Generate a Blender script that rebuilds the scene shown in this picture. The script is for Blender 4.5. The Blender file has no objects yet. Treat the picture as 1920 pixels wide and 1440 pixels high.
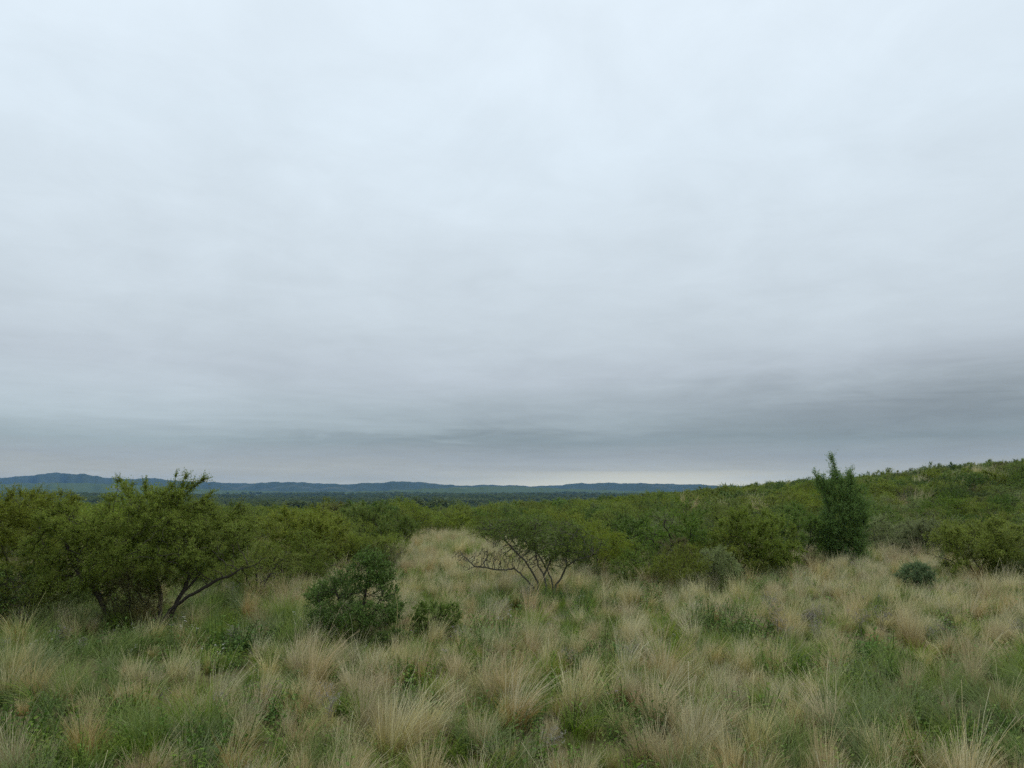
import bpy, math, random
import numpy as np

SC = bpy.context.scene
COL = SC.collection
RNG = np.random.default_rng(11)
F = 1450.0                      # focal length in pixels of the 1920 px wide photograph
EYE = 2.6
PITCH = math.radians(7.78)

# ---------------------------------------------------------------- camera
cam_d = bpy.data.cameras.new('camera')
cam_d.sensor_width = 36.0
cam_d.lens = 36.0 * F / 1920.0
cam_d.clip_start = 0.05
cam_d.clip_end = 40000.0
cam = bpy.data.objects.new('camera', cam_d)
COL.objects.link(cam)
cam.location = (0, 0, EYE)
cam.rotation_euler = (math.radians(90) + PITCH, 0, 0)
SC.camera = cam

# ---------------------------------------------------------------- node helper
class NT:
    def __init__(self, tree):
        self.t = tree
    def n(self, kind, **kw):
        nd = self.t.nodes.new(kind)
        for k, v in kw.items():
            setattr(nd, k, v)
        return nd
    def l(self, a, b):
        self.t.links.new(a, b)
    def put(self, sock, v):
        if isinstance(v, bpy.types.NodeSocket):
            self.l(v, sock)
        elif v is not None:
            sock.default_value = v
    def m(self, op, a, b=None, c=None, clamp=False):
        nd = self.n('ShaderNodeMath', operation=op, use_clamp=clamp)
        for i, v in enumerate((a, b, c)):
            if v is not None:
                self.put(nd.inputs[i], v)
        return nd.outputs[0]
    def mix(self, f, a, b, mode='MIX'):
        nd = self.n('ShaderNodeMix', data_type='RGBA', blend_type=mode)
        nd.clamp_factor = True
        self.put(nd.inputs[0], f)
        self.put(nd.inputs[6], a if isinstance(a, bpy.types.NodeSocket) else tuple(a) + (1,))
        self.put(nd.inputs[7], b if isinstance(b, bpy.types.NodeSocket) else tuple(b) + (1,))
        return nd.outputs[2]
    def ramp(self, f, stops, interp='LINEAR'):
        nd = self.n('ShaderNodeValToRGB')
        nd.color_ramp.interpolation = interp
        el = nd.color_ramp.elements
        while len(el) > 1:
            el.remove(el[-1])
        el[0].position = stops[0][0]
        el[0].color = tuple(stops[0][1]) + (1,)
        for p, c in stops[1:]:
            e = el.new(p)
            e.color = tuple(c) + (1,)
        self.put(nd.inputs[0], f)
        return nd.outputs[0]
    def noise(self, vec, scale, detail=2.0, rough=0.5, dim='3D', dist=0.0):
        nd = self.n('ShaderNodeTexNoise', noise_dimensions=dim)
        nd.inputs['Scale'].default_value = scale
        nd.inputs['Detail'].default_value = detail
        nd.inputs['Roughness'].default_value = rough
        nd.inputs['Distortion'].default_value = dist
        if vec is not None:
            self.l(vec, nd.inputs['Vector'])
        return nd.outputs[0]
    def gauss(self, v, c, w):
        d = self.m('DIVIDE', self.m('SUBTRACT', v, c), w)
        return self.m('EXPONENT', self.m('MULTIPLY', self.m('MULTIPLY', d, d), -1.0))

def lin(r, g, b):
    f = lambda c: (c / 255 / 12.92) if c / 255 <= 0.04045 else ((c / 255 + 0.055) / 1.055) ** 2.4
    return (f(r), f(g), f(b))

# ---------------------------------------------------------------- world: overcast deck, a thin clear gap above the far hills
SUN_EL, SUN_AZ = math.radians(58), math.radians(35)       # the brightest part of the deck is high, front right
world = bpy.data.worlds.new('World')
SC.world = world
world.use_nodes = True
world.node_tree.nodes.clear()
W = NT(world.node_tree)
tc = W.n('ShaderNodeTexCoord')
nrm = W.n('ShaderNodeVectorMath', operation='NORMALIZE')
W.l(tc.outputs['Generated'], nrm.inputs[0])
sep = W.n('ShaderNodeSeparateXYZ')
W.l(nrm.outputs[0], sep.inputs[0])
dx, dy, dz = sep.outputs
zc = W.m('MAXIMUM', dz, 0.0)
az = W.m('ARCTAN2', dx, dy)
den = W.m('ADD', zc, 0.085)
pl = W.n('ShaderNodeCombineXYZ')                           # the point where the ray meets the cloud deck
W.l(W.m('DIVIDE', dx, den), pl.inputs[0])
W.l(W.m('DIVIDE', dy, den), pl.inputs[1])
n_big = W.noise(pl.outputs[0], 0.42, 3.0, 0.5)
n_mid = W.noise(pl.outputs[0], 1.0, 6.0, 0.58, dist=0.7)
n_fin = W.noise(pl.outputs[0], 3.1, 6.0, 0.6, dist=0.5)
st = W.n('ShaderNodeMapping')                              # low streaks: long sideways
st.inputs['Scale'].default_value = (1.0, 1.0, 13.0)
W.l(nrm.outputs[0], st.inputs['Vector'])
n_str = W.noise(st.outputs[0], 3.4, 7.0, 0.6, dist=0.9)
mp = W.n('ShaderNodeMapping')
mp.inputs['Location'].default_value = (3.1, 1.7, 0.4)
W.l(nrm.outputs[0], mp.inputs['Vector'])
n_iso = W.noise(mp.outputs[0], 3.6, 7.0, 0.58, dist=0.6)
low = W.m('SUBTRACT', 1.0, W.m('MULTIPLY', zc, 6.0), clamp=True)
# a little unevenness in the height of the layers
zw = W.m('MULTIPLY', zc, W.m('ADD', 0.72, W.m('MULTIPLY', n_big, 0.56)))
zw = W.m('ADD', zw, W.m('MULTIPLY', W.m('MULTIPLY', W.m('SUBTRACT', n_str, 0.5), low), 0.022))
fac = W.m('POWER', W.m('MAXIMUM', zw, 0.0), 0.5)
deck = W.ramp(fac, [
    (0.00, lin(200, 196, 168)), (0.07, lin(196, 193, 166)), (0.11, lin(188, 186, 164)), (0.16, lin(176, 178, 168)), (0.205, lin(156, 163, 163)),
    (0.25, lin(150, 163, 165)), (0.30, lin(162, 174, 179)), (0.38, lin(180, 190, 198)), (0.46, lin(193, 204, 212)),
    (0.56, lin(204, 216, 225)), (0.65, lin(212, 225, 235)), (0.75, lin(219, 231, 241)), (0.87, lin(223, 235, 246)), (1.0, lin(225, 237, 248))])
amp = W.m('ADD', 1.0, W.m('MULTIPLY', W.m('SUBTRACT', n_mid, 0.5), 0.17))
amp = W.m('ADD', amp, W.m('MULTIPLY', W.m('SUBTRACT', n_fin, 0.5), 0.15))
amp = W.m('ADD', amp, W.m('MULTIPLY', W.m('MULTIPLY', W.m('SUBTRACT', n_str, 0.5), low), 0.50))
amp = W.m('ADD', amp, W.m('MULTIPLY', W.m('SUBTRACT', n_iso, 0.5), 0.20))
# heavier bank low on the right, lighter deck low on the left, dark bar above the middle hills
zb = W.m('ADD', zc, W.m('ADD', W.m('MULTIPLY', W.m('SUBTRACT', n_mid, 0.5), 0.055), W.m('MULTIPLY', W.m('SUBTRACT', n_str, 0.5), 0.030)))
bank = W.m('MULTIPLY', W.gauss(az, 0.50, 0.28), W.gauss(zb, 0.092, 0.042))
bar = W.m('MULTIPLY', W.gauss(az, -0.08, 0.30), W.gauss(zb, 0.062, 0.012))
lite = W.m('MULTIPLY', W.gauss(az, -0.55, 0.30), W.gauss(zc, 0.095, 0.05))
amp = W.m('SUBTRACT', amp, W.m('MULTIPLY', bank, 0.36))
amp = W.m('SUBTRACT', amp, W.m('MULTIPLY', bar, 0.17))
amp = W.m('ADD', amp, W.m('MULTIPLY', lite, 0.24))
vm = W.n('ShaderNodeVectorMath', operation='SCALE')
W.l(deck, vm.inputs[0])
W.l(amp, vm.inputs['Scale'])
sky = W.n('ShaderNodeTexSky', sky_type='NISHITA')
sky.sun_disc = False
sky.sun_elevation = SUN_EL
sky.sun_rotation = SUN_AZ
sky.dust_density = 3.0
gap = W.m('MULTIPLY', W.gauss(az, 0.16, 0.17), W.m('SUBTRACT', 1.0, W.m('MULTIPLY', W.m('ADD', zc, W.m('MULTIPLY', n_str, 0.010)), 34.0), clamp=True))
gap = W.m('MULTIPLY', gap, 1.6, clamp=True)
glow = W.mix(gap, vm.outputs[0], (1.26, 1.18, 0.80))      # thin bright cloud seen through the gap
bg1 = W.n('ShaderNodeBackground')
W.l(glow, bg1.inputs[0])
bg1.inputs[1].default_value = 0.90
bg2 = W.n('ShaderNodeBackground')
W.l(sky.outputs[0], bg2.inputs[0])
bg2.inputs[1].default_value = 0.10
mx = W.n('ShaderNodeMixShader')
W.l(W.m('MULTIPLY', gap, 0.4), mx.inputs[0])
W.l(bg1.outputs[0], mx.inputs[1])
W.l(bg2.outputs[0], mx.inputs[2])
wo = W.n('ShaderNodeOutputWorld')
W.l(mx.outputs[0], wo.inputs[0])

# ---------------------------------------------------------------- veiled sun
sun_d = bpy.data.lights.new('sun', 'SUN')
sun_d.energy = 1.5
sun_d.angle = math.radians(40)
sun_d.color = (1.0, 0.97, 0.92)
sun = bpy.data.objects.new('sun', sun_d)
COL.objects.link(sun)
sun.rotation_euler = (math.radians(90) - SUN_EL, 0, math.pi - SUN_AZ)

SC.view_settings.view_transform = 'Standard'
SC.view_settings.look = 'None'
SC.view_settings.exposure = 0.30
SC.view_settings.gamma = 1.0
SC.view_settings.use_curve_mapping = False
SC.render.engine = 'CYCLES'
SC.cycles.use_denoising = False
SC.cycles.use_adaptive_sampling = False
SC.cycles.max_bounces = 7
SC.cycles.diffuse_bounces = 5
SC.cycles.glossy_bounces = 1
SC.cycles.transmission_bounces = 5
SC.cycles.transparent_max_bounces = 4
SC.cycles.volume_bounces = 1
SC.cycles.caustics_reflective = False
SC.cycles.caustics_refractive = False

# ---------------------------------------------------------------- materials
def new_mat(name):
    m = bpy.data.materials.new(name)
    m.use_nodes = True
    m.node_tree.nodes.clear()
    return m, NT(m.node_tree)

def finish(m, N, col, trans=0.0, rough=0.7, spec=0.2, bump=None):
    out = N.n('ShaderNodeOutputMaterial')
    p = N.n('ShaderNodeBsdfPrincipled')
    N.put(p.inputs['Base Color'], col)
    p.inputs['Roughness'].default_value = rough
    p.inputs['Specular IOR Level'].default_value = spec
    if bump is not None:
        N.l(bump, p.inputs['Normal'])
    sh = p.outputs[0]
    if trans > 0:
        tr = N.n('ShaderNodeBsdfTranslucent')
        N.put(tr.inputs[0], col)
        ms = N.n('ShaderNodeMixShader')
        ms.inputs[0].default_value = trans
        N.l(sh, ms.inputs[1])
        N.l(tr.outputs[0], ms.inputs[2])
        sh = ms.outputs[0]
    N.l(sh, out.inputs[0])
    return m

def leaf_mat(name, a, b, c=None, trans=0.35, vary=0.25, patch=0.06, hvar=0.018):
    """a, b: two leaf colours mixed leaf by leaf; c: the odd yellowed or dry leaf. Plants of a kind differ a little."""
    m, N = new_mat(name)
    at = N.n('ShaderNodeAttribute', attribute_name='rnd')
    r = at.outputs['Fac']
    col = N.mix(r, a, b)
    if c is not None:
        col = N.mix(N.m('MULTIPLY', N.m('GREATER_THAN', N.m('FRACT', N.m('MULTIPLY', r, 37.7)), 0.86), 0.75), col, c)
    tcx = N.n('ShaderNodeTexCoord')
    nz = N.noise(tcx.outputs['Object'], 1.3, 2.0)
    hs = N.n('ShaderNodeHueSaturation')
    oi = N.n('ShaderNodeObjectInfo')
    geo = N.n('ShaderNodeNewGeometry')
    pn = N.noise(geo.outputs['Position'], patch, 2.0)
    N.l(N.m('ADD', 0.5, N.m('MULTIPLY', N.m('SUBTRACT', oi.outputs['Random'], 0.5), hvar)), hs.inputs['Hue'])
    N.l(N.m('ADD', 0.95, N.m('MULTIPLY', N.m('SUBTRACT', pn, 0.5), 0.5)), hs.inputs['Saturation'])
    v = N.m('ADD', 1.0 - vary, N.m('MULTIPLY', nz, vary * 2))
    v = N.m('MULTIPLY', v, N.m('ADD', 0.80, N.m('MULTIPLY', N.m('FRACT', N.m('MULTIPLY', oi.outputs['Random'], 7.3)), 0.40)))
    N.l(v, hs.inputs['Value'])
    N.l(col, hs.inputs['Color'])
    return finish(m, N, hs.outputs[0], trans, 0.6, 0.12)

def blade_mat(name, base, mid, tip, red=None, trans=0.3, vary=0.3):
    """grass: the colour of a blade runs from its sheath to its dry tip; red: some tufts weathered to brown."""
    m, N = new_mat(name)
    t = N.n('ShaderNodeAttribute', attribute_name='t').outputs['Fac']
    r = N.n('ShaderNodeAttribute', attribute_name='rnd').outputs['Fac']
    col = N.ramp(t, [(0.0, base), (0.45, mid), (1.0, tip)])
    oi = N.n('ShaderNodeObjectInfo')
    if red is not None:
        f = N.m('MULTIPLY', N.m('SUBTRACT', oi.outputs['Random'], 0.55, clamp=True), 1.5)
        col = N.mix(f, col, red)
    hs = N.n('ShaderNodeHueSaturation')
    hs.inputs['Hue'].default_value = 0.5
    N.l(N.m('ADD', 0.8, N.m('MULTIPLY', N.m('FRACT', N.m('MULTIPLY', oi.outputs['Random'], 13.7)), 0.35)), hs.inputs['Saturation'])
    v = N.m('ADD', 1.0 - vary, N.m('MULTIPLY', r, 2 * vary))
    v = N.m('MULTIPLY', v, N.m('ADD', 0.85, N.m('MULTIPLY', N.m('FRACT', N.m('MULTIPLY', oi.outputs['Random'], 5.1)), 0.3)))
    N.l(v, hs.inputs['Value'])
    N.l(col, hs.inputs['Color'])
    return finish(m, N, hs.outputs[0], trans, 0.6, 0.2)

def bark_mat(name, a, b):
    m, N = new_mat(name)
    tcx = N.n('ShaderNodeTexCoord')
    col = N.mix(N.noise(tcx.outputs['Object'], 14.0, 4.0, 0.65), a, b)
    bp = N.n('ShaderNodeBump')
    bp.inputs['Strength'].default_value = 0.6
    bp.inputs['Distance'].default_value = 0.02
    N.l(N.noise(tcx.outputs['Object'], 40.0, 3.0, 0.6), bp.inputs['Height'])
    return finish(m, N, col, 0, 0.9, 0.1, bp.outputs[0])

M = {}
M['acacia'] = leaf_mat('acacia_leaf', (0.140, 0.195, 0.016), (0.210, 0.265, 0.030), (0.23, 0.22, 0.04))
M['fresh'] = leaf_mat('fresh_acacia_leaf', (0.165, 0.225, 0.018), (0.240, 0.300, 0.034), (0.25, 0.24, 0.05))
M['green'] = leaf_mat('green_leaf', (0.100, 0.170, 0.020), (0.155, 0.230, 0.032), (0.18, 0.20, 0.04))
M['dark'] = leaf_mat('dark_leaf', (0.075, 0.135, 0.017), (0.120, 0.185, 0.029), (0.11, 0.14, 0.04), trans=0.25)
M['grey'] = leaf_mat('grey_green_leaf', (0.19, 0.24, 0.075), (0.26, 0.31, 0.115), (0.15, 0.15, 0.09))
M['brown'] = leaf_mat('sparse_brown_leaf', (0.135, 0.145, 0.040), (0.180, 0.180, 0.060), (0.18, 0.13, 0.06))
M['willow'] = leaf_mat('willow_leaf', (0.110, 0.210, 0.036), (0.165, 0.270, 0.058), None)
M['blue'] = leaf_mat('blue_green_leaf', (0.14, 0.22, 0.085), (0.20, 0.28, 0.125), None)
M['forest'] = leaf_mat('forest_leaf', (0.075, 0.110, 0.026), (0.110, 0.145, 0.038), None, vary=0.3, patch=0.008)
M['herb'] = leaf_mat('herb_leaf', (0.105, 0.195, 0.020), (0.165, 0.255, 0.034), (0.20, 0.24, 0.04), vary=0.2, patch=0.4)
M['herbdark'] = leaf_mat('dark_herb_leaf', (0.070, 0.145, 0.020), (0.110, 0.190, 0.034), None, vary=0.2, patch=0.4)
M['bark'] = bark_mat('dark_bark', (0.034, 0.028, 0.022), (0.085, 0.072, 0.056))
M['redbark'] = bark_mat('reddish_bark', (0.070, 0.032, 0.022), (0.13, 0.065, 0.045))
M['greybark'] = bark_mat('grey_bark', (0.080, 0.074, 0.054), (0.15, 0.138, 0.105))
M['straw'] = blade_mat('straw_blade', (0.14, 0.135, 0.036), (0.335, 0.295, 0.108), (0.515, 0.448, 0.212), (0.34, 0.20, 0.075), trans=.38)
M['awn'] = blade_mat('pale_awn', (0.37, 0.34, 0.135), (0.51, 0.46, 0.225), (0.62, 0.56, 0.33), (0.47, 0.33, 0.17), trans=.38)
M['grass'] = blade_mat('green_blade', (0.080, 0.135, 0.020), (0.145, 0.230, 0.032), (0.26, 0.31, 0.065))
M['greygrass'] = blade_mat('grey_green_blade', (0.090, 0.130, 0.032), (0.180, 0.245, 0.075), (0.30, 0.34, 0.13))
M['dry'] = blade_mat('dry_stem', (0.10, 0.085, 0.065), (0.22, 0.20, 0.17), (0.33, 0.30, 0.27))
M['petal'] = leaf_mat('white_petal', (0.48, 0.48, 0.42), (0.60, 0.58, 0.52), None, vary=0.05)
M['purple'] = leaf_mat('mauve_petal', (0.30, 0.22, 0.36), (0.42, 0.33, 0.46), None, vary=0.1)

# ---------------------------------------------------------------- mesh from arrays
def mesh_np(name, parts, smooth=False):
    """parts: list of dict(v=(n,3), q=(m,4) quads, mat=material, rnd=(n,), t=(n,)) -> one mesh."""
    parts = [p for p in parts if len(p['v'])]
    me = bpy.data.meshes.new(name)
    if not parts:
        return me
    vs, qs, mi, rn, tt = [], [], [], [], []
    mats = []
    off = 0
    for p in parts:
        v = np.asarray(p['v'], dtype=np.float32)
        q = np.asarray(p['q'], dtype=np.int32)
        if p['mat'] not in mats:
            mats.append(p['mat'])
        vs.append(v)
        qs.append(q + off)
        mi.append(np.full(len(q), mats.index(p['mat']), dtype=np.int32))
        rn.append(np.asarray(p.get('rnd', np.zeros(len(v))), dtype=np.float32))
        tt.append(np.asarray(p.get('t', np.zeros(len(v))), dtype=np.float32))
        off += len(v)
    v, q, mi, rn, tt = map(np.concatenate, (vs, qs, mi, rn, tt))
    me.vertices.add(len(v))
    me.vertices.foreach_set('co', v.ravel())
    me.loops.add(q.size)
    me.loops.foreach_set('vertex_index', q.ravel())
    me.polygons.add(len(q))
    me.polygons.foreach_set('loop_start', np.arange(0, q.size, 4, dtype=np.int32))
    for m in mats:
        me.materials.append(m)
    me.polygons.foreach_set('material_index', mi)
    a = me.attributes.new('rnd', 'FLOAT', 'POINT')
    a.data.foreach_set('value', rn)
    a = me.attributes.new('t', 'FLOAT', 'POINT')
    a.data.foreach_set('value', tt)
    me.update(calc_edges=True)
    if smooth:
        me.polygons.foreach_set('use_smooth', np.ones(len(q), dtype=bool))
    return me

def link(name, me, parent=None, loc=(0, 0, 0), rz=0.0, sc=1.0):
    o = bpy.data.objects.new(name, me)
    COL.objects.link(o)
    o.location = loc
    o.rotation_euler = (0, 0, rz)
    o.scale = (sc, sc, sc) if not isinstance(sc, (tuple, list)) else sc
    if parent is not None:
        o.parent = parent
    return o

def tag(o, label=None, cat=None, group=None, kind=None):
    if label: o['label'] = label
    if cat: o['category'] = cat
    if group: o['group'] = group
    if kind: o['kind'] = kind
    return o

def unit(a):
    return a / np.maximum(np.linalg.norm(a, axis=-1, keepdims=True), 1e-9)

# ---------------------------------------------------------------- lie of the land
SKY_PX = [-900, 400, 700, 800, 900, 1000, 1100, 1200, 1300, 1345, 1450, 1560, 1650, 1720, 1800, 1920, 2200, 2800]
SKY_PY = [955, 955, 957, 956, 953, 947, 941, 933, 924, 917, 910, 900, 888, 878, 871, 861, 845, 830]
RID_PX = [-900, 0, 700, 1000, 1345, 1650, 1920, 2400]
RID_D = [220, 220, 235, 240, 220, 190, 170, 150]

def smooth01(t):
    t = np.clip(t, 0, 1)
    return t * t * (3 - 2 * t)

def ground_z(x, y):
    x = np.asarray(x, dtype=float); y = np.asarray(y, dtype=float)
    yy = np.maximum(y, 4.0)
    px = 960 + F * np.clip(x / yy, -2.5, 2.5)
    S = np.interp(px, SKY_PX, SKY_PY)
    D = np.interp(px, RID_PX, RID_D)
    zr = EYE + (918 - S) / F * D - 2.0
    T0 = 32.0
    t = (y - T0) / (D - T0)
    near = np.where(zr < 0, zr * np.clip(t, 0, 1) ** 0.85, zr * np.clip(t, 0, 1) ** 1.1)
    far = smooth01((y - D) / 650.0)
    z = near * (1 - far) + (-27.0) * far
    r = np.hypot(x, y)
    z = z + 1.05 * (1 - smooth01((y - 1.8) / 3.6)) * np.where(y < 6, 1, 0)
    calm = smooth01((r - 4) / 5)
    z = z + calm * (0.05 * np.sin(x * 0.9 + 1.3) * np.sin(y * 0.75) + 0.04 * np.sin(x * 2.1 - y * 1.3))
    rough = smooth01((r - 60) / 120)
    z = z + rough * (0.45 * np.sin(x * 0.071 + 0.4) * np.sin(y * 0.055 + 1.0) + 0.25 * np.sin(x * 0.16 - y * 0.12))
    vast = smooth01((r - 900) / 900)
    z = z + vast * (4.0 * np.sin(x * 0.0042 + 0.9) * np.sin(y * 0.0031 + 0.4) + 2.2 * np.sin(x * 0.011 + y * 0.007))
    return z

def gz(x, y):
    return float(ground_z(np.array([x]), np.array([y]))[0])

def ray(px, py):
    cx, cz = (px - 960) / F, (720 - py) / F
    s, c = math.sin(PITCH), math.cos(PITCH)
    return np.array([cx, c - cz * s, s + cz * c])

def at_depth(px, py, y):
    d = ray(px, py)
    k = y / d[1]
    return np.array([d[0] * k, y, EYE + d[2] * k])

def on_ground(px, py):
    d = ray(px, py)
    k = 4.0
    while k < 4000:
        p = d * k
        if EYE + p[2] <= gz(p[0], p[1]):
            break
        k *= 1.01
    lo, hi = k / 1.01, k
    for _ in range(20):
        mid = (lo + hi) / 2
        p = d * mid
        if EYE + p[2] <= gz(p[0], p[1]): hi = mid
        else: lo = mid
    p = d * hi
    return np.array([p[0], p[1], gz(p[0], p[1])])

# ground sheet: rings round the camera, fine where the picture looks
front = np.radians(np.concatenate([np.arange(-48, 48.01, 0.4)]))
back = np.radians(np.arange(56, 304.1, 8.0))
ang = np.concatenate([front, back])
rad = np.concatenate([[0.4], np.geomspace(1.5, 12000, 230)])
A, R = np.meshgrid(ang, rad)
gx, gy = (R * np.sin(A)), (R * np.cos(A))
gzv = ground_z(gx, gy)
na, nr = len(ang), len(rad)
idx = np.arange(na * nr).reshape(nr, na)
i0 = idx[:-1, :]; i1 = idx[1:, :]
q = np.stack([i0, np.roll(i0, -1, 1), np.roll(i1, -1, 1), i1], -1).reshape(-1, 4)[:, ::-1]
m, N = new_mat('meadow_soil')
geo = N.n('ShaderNodeNewGeometry')
pos = geo.outputs['Position']
c1 = N.mix(N.noise(pos, 1.2, 6.0, 0.65), (0.055, 0.058, 0.022), (0.135, 0.115, 0.055))
c2 = N.mix(N.noise(pos, 0.035, 4.0, 0.6), (0.060, 0.075, 0.022), (0.120, 0.110, 0.045))
ln = N.n('ShaderNodeVectorMath', operation='LENGTH')
N.l(pos, ln.inputs[0])
dist = ln.outputs['Value']
col = N.mix(N.m('DIVIDE', N.m('SUBTRACT', dist, 30.0), 60.0, clamp=True), c1, c2)
woods = N.mix(N.noise(pos, 0.012, 5.0, 0.65), (0.050, 0.075, 0.022), (0.085, 0.110, 0.034))
fields = N.m('MULTIPLY', N.m('SUBTRACT', N.noise(pos, 0.0032, 3.0, 0.5), 0.55, clamp=True), 9.0, clamp=True)
woods = N.mix(fields, woods, (0.150, 0.155, 0.060))
col = N.mix(N.m('DIVIDE', N.m('SUBTRACT', dist, 320.0), 300.0, clamp=True), col, woods)
finish(m, N, col, 0, 0.95, 0.05)
gm = mesh_np('ground', [dict(v=np.stack([gx, gy, gzv], -1).reshape(-1, 3), q=q, mat=m)], smooth=True)
tag(link('ground', gm), kind='structure')

# ---------------------------------------------------------------- distant hills: ridges with spurs, standing 5 to 9 km off
def wob(x, seed, octs):
    r = np.random.default_rng(seed)
    out = np.zeros_like(x)
    for f, a in octs:
        out += a * np.sin(x * f + r.uniform(0, 6.28))
    return out

def hill_range(name, pxs, pys, yc, width, seed, mat):
    az_px = np.arange(-700, 2700, 5.0)
    crest_py = np.interp(az_px, pxs, pys)
    k = np.exp(-np.linspace(-2, 2, 7) ** 2); k /= k.sum()
    crest_py = np.convolve(np.pad(crest_py, 3, mode='edge'), k, 'valid')
    crest_py += wob(az_px, seed, [(0.11, 0.5), (0.23, 0.35), (0.41, 0.25), (0.63, 0.2)])
    s = np.linspace(-1.0, 1.0, 41)
    yy = yc + s[:, None] * width + wob(az_px, seed + 3, [(0.012, 260), (0.031, 130)])[None, :]
    xx = (az_px[None, :] - 960) / F * yy
    top = EYE + (918 - crest_py) / F * yc
    prof = np.cos(s * math.pi / 2)[:, None] ** 1.2
    base = -30.0
    spur = 0.16 * np.sin(az_px * 0.075 + 2.5 * wob(az_px, seed + 9, [(0.02, 1.0)]))[None, :] * np.sin(np.abs(s) * math.pi)[:, None]
    spur = spur + 0.07 * np.sin(az_px * 0.21 + s[:, None] * 3)[:] * np.sin(np.abs(s) * math.pi)[:, None]
    zz = base + (top[None, :] - base) * np.clip(prof + spur, 0, 1.0)
    zz[0] -= 12; zz[-1] -= 12
    n1, n0 = zz.shape
    ii = np.arange(n0 * n1).reshape(n1, n0)
    qq = np.stack([ii[:-1, :-1], ii[:-1, 1:], ii[1:, 1:], ii[1:, :-1]], -1).reshape(-1, 4)
    me = mesh_np(name, [dict(v=np.stack([xx, yy, zz], -1).reshape(-1, 3), q=qq, mat=mat)], smooth=True)
    return tag(link(name, me), kind='structure')

m, N = new_mat('hill_scrub')
geo = N.n('ShaderNodeNewGeometry')
pos = geo.outputs['Position']
c = N.mix(N.noise(pos, 0.006, 6.0, 0.65), (0.016, 0.030, 0.016), (0.070, 0.085, 0.036))
pale = N.m('MULTIPLY', N.m('SUBTRACT', N.noise(pos, 0.0016, 5.0, 0.6), 0.58, clamp=True), 3.5)
c = N.mix(pale, c, (0.20, 0.18, 0.12))
finish(m, N, c, 0, 0.95, 0.0)
HX = [-700, -200, 0, 60, 110, 160, 230, 290, 330, 390, 460, 540, 600, 640, 700, 770, 830, 860, 920, 1000, 1035, 1070, 1130, 1200, 1260, 1300, 1345, 1500, 2000, 2700]
HY = [905, 903, 896, 892, 887, 892, 899, 897, 902, 904, 906, 904, 906, 908.5, 906, 903.5, 908, 911, 909, 911.5, 910.5, 907, 905.5, 907, 908, 908.5, 911, 912, 912, 912]
hill_range('hills', HX, HY, 8000, 1500, 5, m)
m, N = new_mat('wooded_foothill')
geo = N.n('ShaderNodeNewGeometry')
pos = geo.outputs['Position']
c = N.mix(N.noise(pos, 0.011, 6.0, 0.7), (0.026, 0.046, 0.012), (0.100, 0.125, 0.036))
pale = N.m('MULTIPLY', N.m('SUBTRACT', N.noise(pos, 0.0035, 4.0, 0.6), 0.60, clamp=True), 5.0, clamp=True)
finish(m, N, N.mix(pale, c, (0.19, 0.18, 0.10)), 0, 0.95, 0.0)
hill_range('hills', [-700, 0, 150, 220, 330, 420, 560, 700, 860, 950, 1010, 1100, 1200, 1400, 2700],
           [908, 907, 906, 908, 913, 919, 922, 921, 914, 911.5, 914, 918, 921, 924, 924], 5600, 700, 21, m)

# ---------------------------------------------------------------- branching growth
def colonize(limbs, attr, step, kill, infl, rng, iters=70, jitter=0.38, up=0.03):
    """Grow twigs from hand-laid limbs towards points of the crown. Returns node positions and parents."""
    pos, par = [], []
    def near_node(p):
        if not pos: return -1
        d = np.linalg.norm(np.array(pos) - p, axis=1)
        j = int(d.argmin())
        return j if d[j] < step * 1.2 else -1
    for L in limbs:
        L = np.asarray(L, dtype=float)
        last = near_node(L[0])
        if last < 0:
            pos.append(L[0]); par.append(-1); last = len(pos) - 1
        for a, b in zip(L[:-1], L[1:]):
            n = max(1, int(round(np.linalg.norm(b - a) / step)))
            for k in range(1, n + 1):
                pos.append(a + (b - a) * k / n + rng.normal(0, step * 0.10, 3)); par.append(last); last = len(pos) - 1
    P = np.array(pos); par = list(par)
    n_limb = len(P)
    attr = np.asarray(attr)
    nd = np.full(len(attr), 1e9); ni = np.zeros(len(attr), dtype=int)
    alive = np.ones(len(attr), dtype=bool)
    def update(P, start):
        d = np.linalg.norm(attr[:, None, :] - P[None, start:, :], axis=2)
        j = d.argmin(1); dm = d[np.arange(len(attr)), j]
        b = dm < nd
        nd[b] = dm[b]; ni[b] = j[b] + start
    update(P, 0)
    alive &= nd > kill
    for it in range(iters):
        act = alive & (nd < infl)
        if not act.any():
            if not alive.any(): break
            j = np.where(alive)[0]
            act = np.zeros_like(alive); act[j[nd[j].argmin()]] = True
        ids = ni[act]
        d = unit(attr[act] - P[ids])
        acc = np.zeros_like(P); cnt = np.zeros(len(P))
        np.add.at(acc, ids, d); np.add.at(cnt, ids, 1)
        src = np.where(cnt > 0)[0]
        dirn = unit(unit(acc[src]) + rng.normal(0, jitter, (len(src), 3)) + np.array([0, 0, up]))
        new = P[src] + dirn * step
        s0 = len(P)
        P = np.vstack([P, new]); par += src.tolist()
        update(P, s0)
        alive &= nd > kill
        if len(P) > 9000: break
    par = np.array(par)
    keep = np.zeros(len(P), dtype=bool)                       # stray growth outside the crown is dropped
    for a in range(0, len(P), 500):
        keep[a:a + 500] = np.linalg.norm(P[a:a + 500, None, :] - attr[None], axis=2).min(1) < step * 2.2
    keep[:n_limb] = True
    for i in range(len(P) - 1, -1, -1):
        if keep[i] and par[i] >= 0: keep[par[i]] = True
    new = np.cumsum(keep) - 1
    par = np.where(par >= 0, new[np.maximum(par, 0)], -1)[keep]
    return P[keep], par

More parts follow.
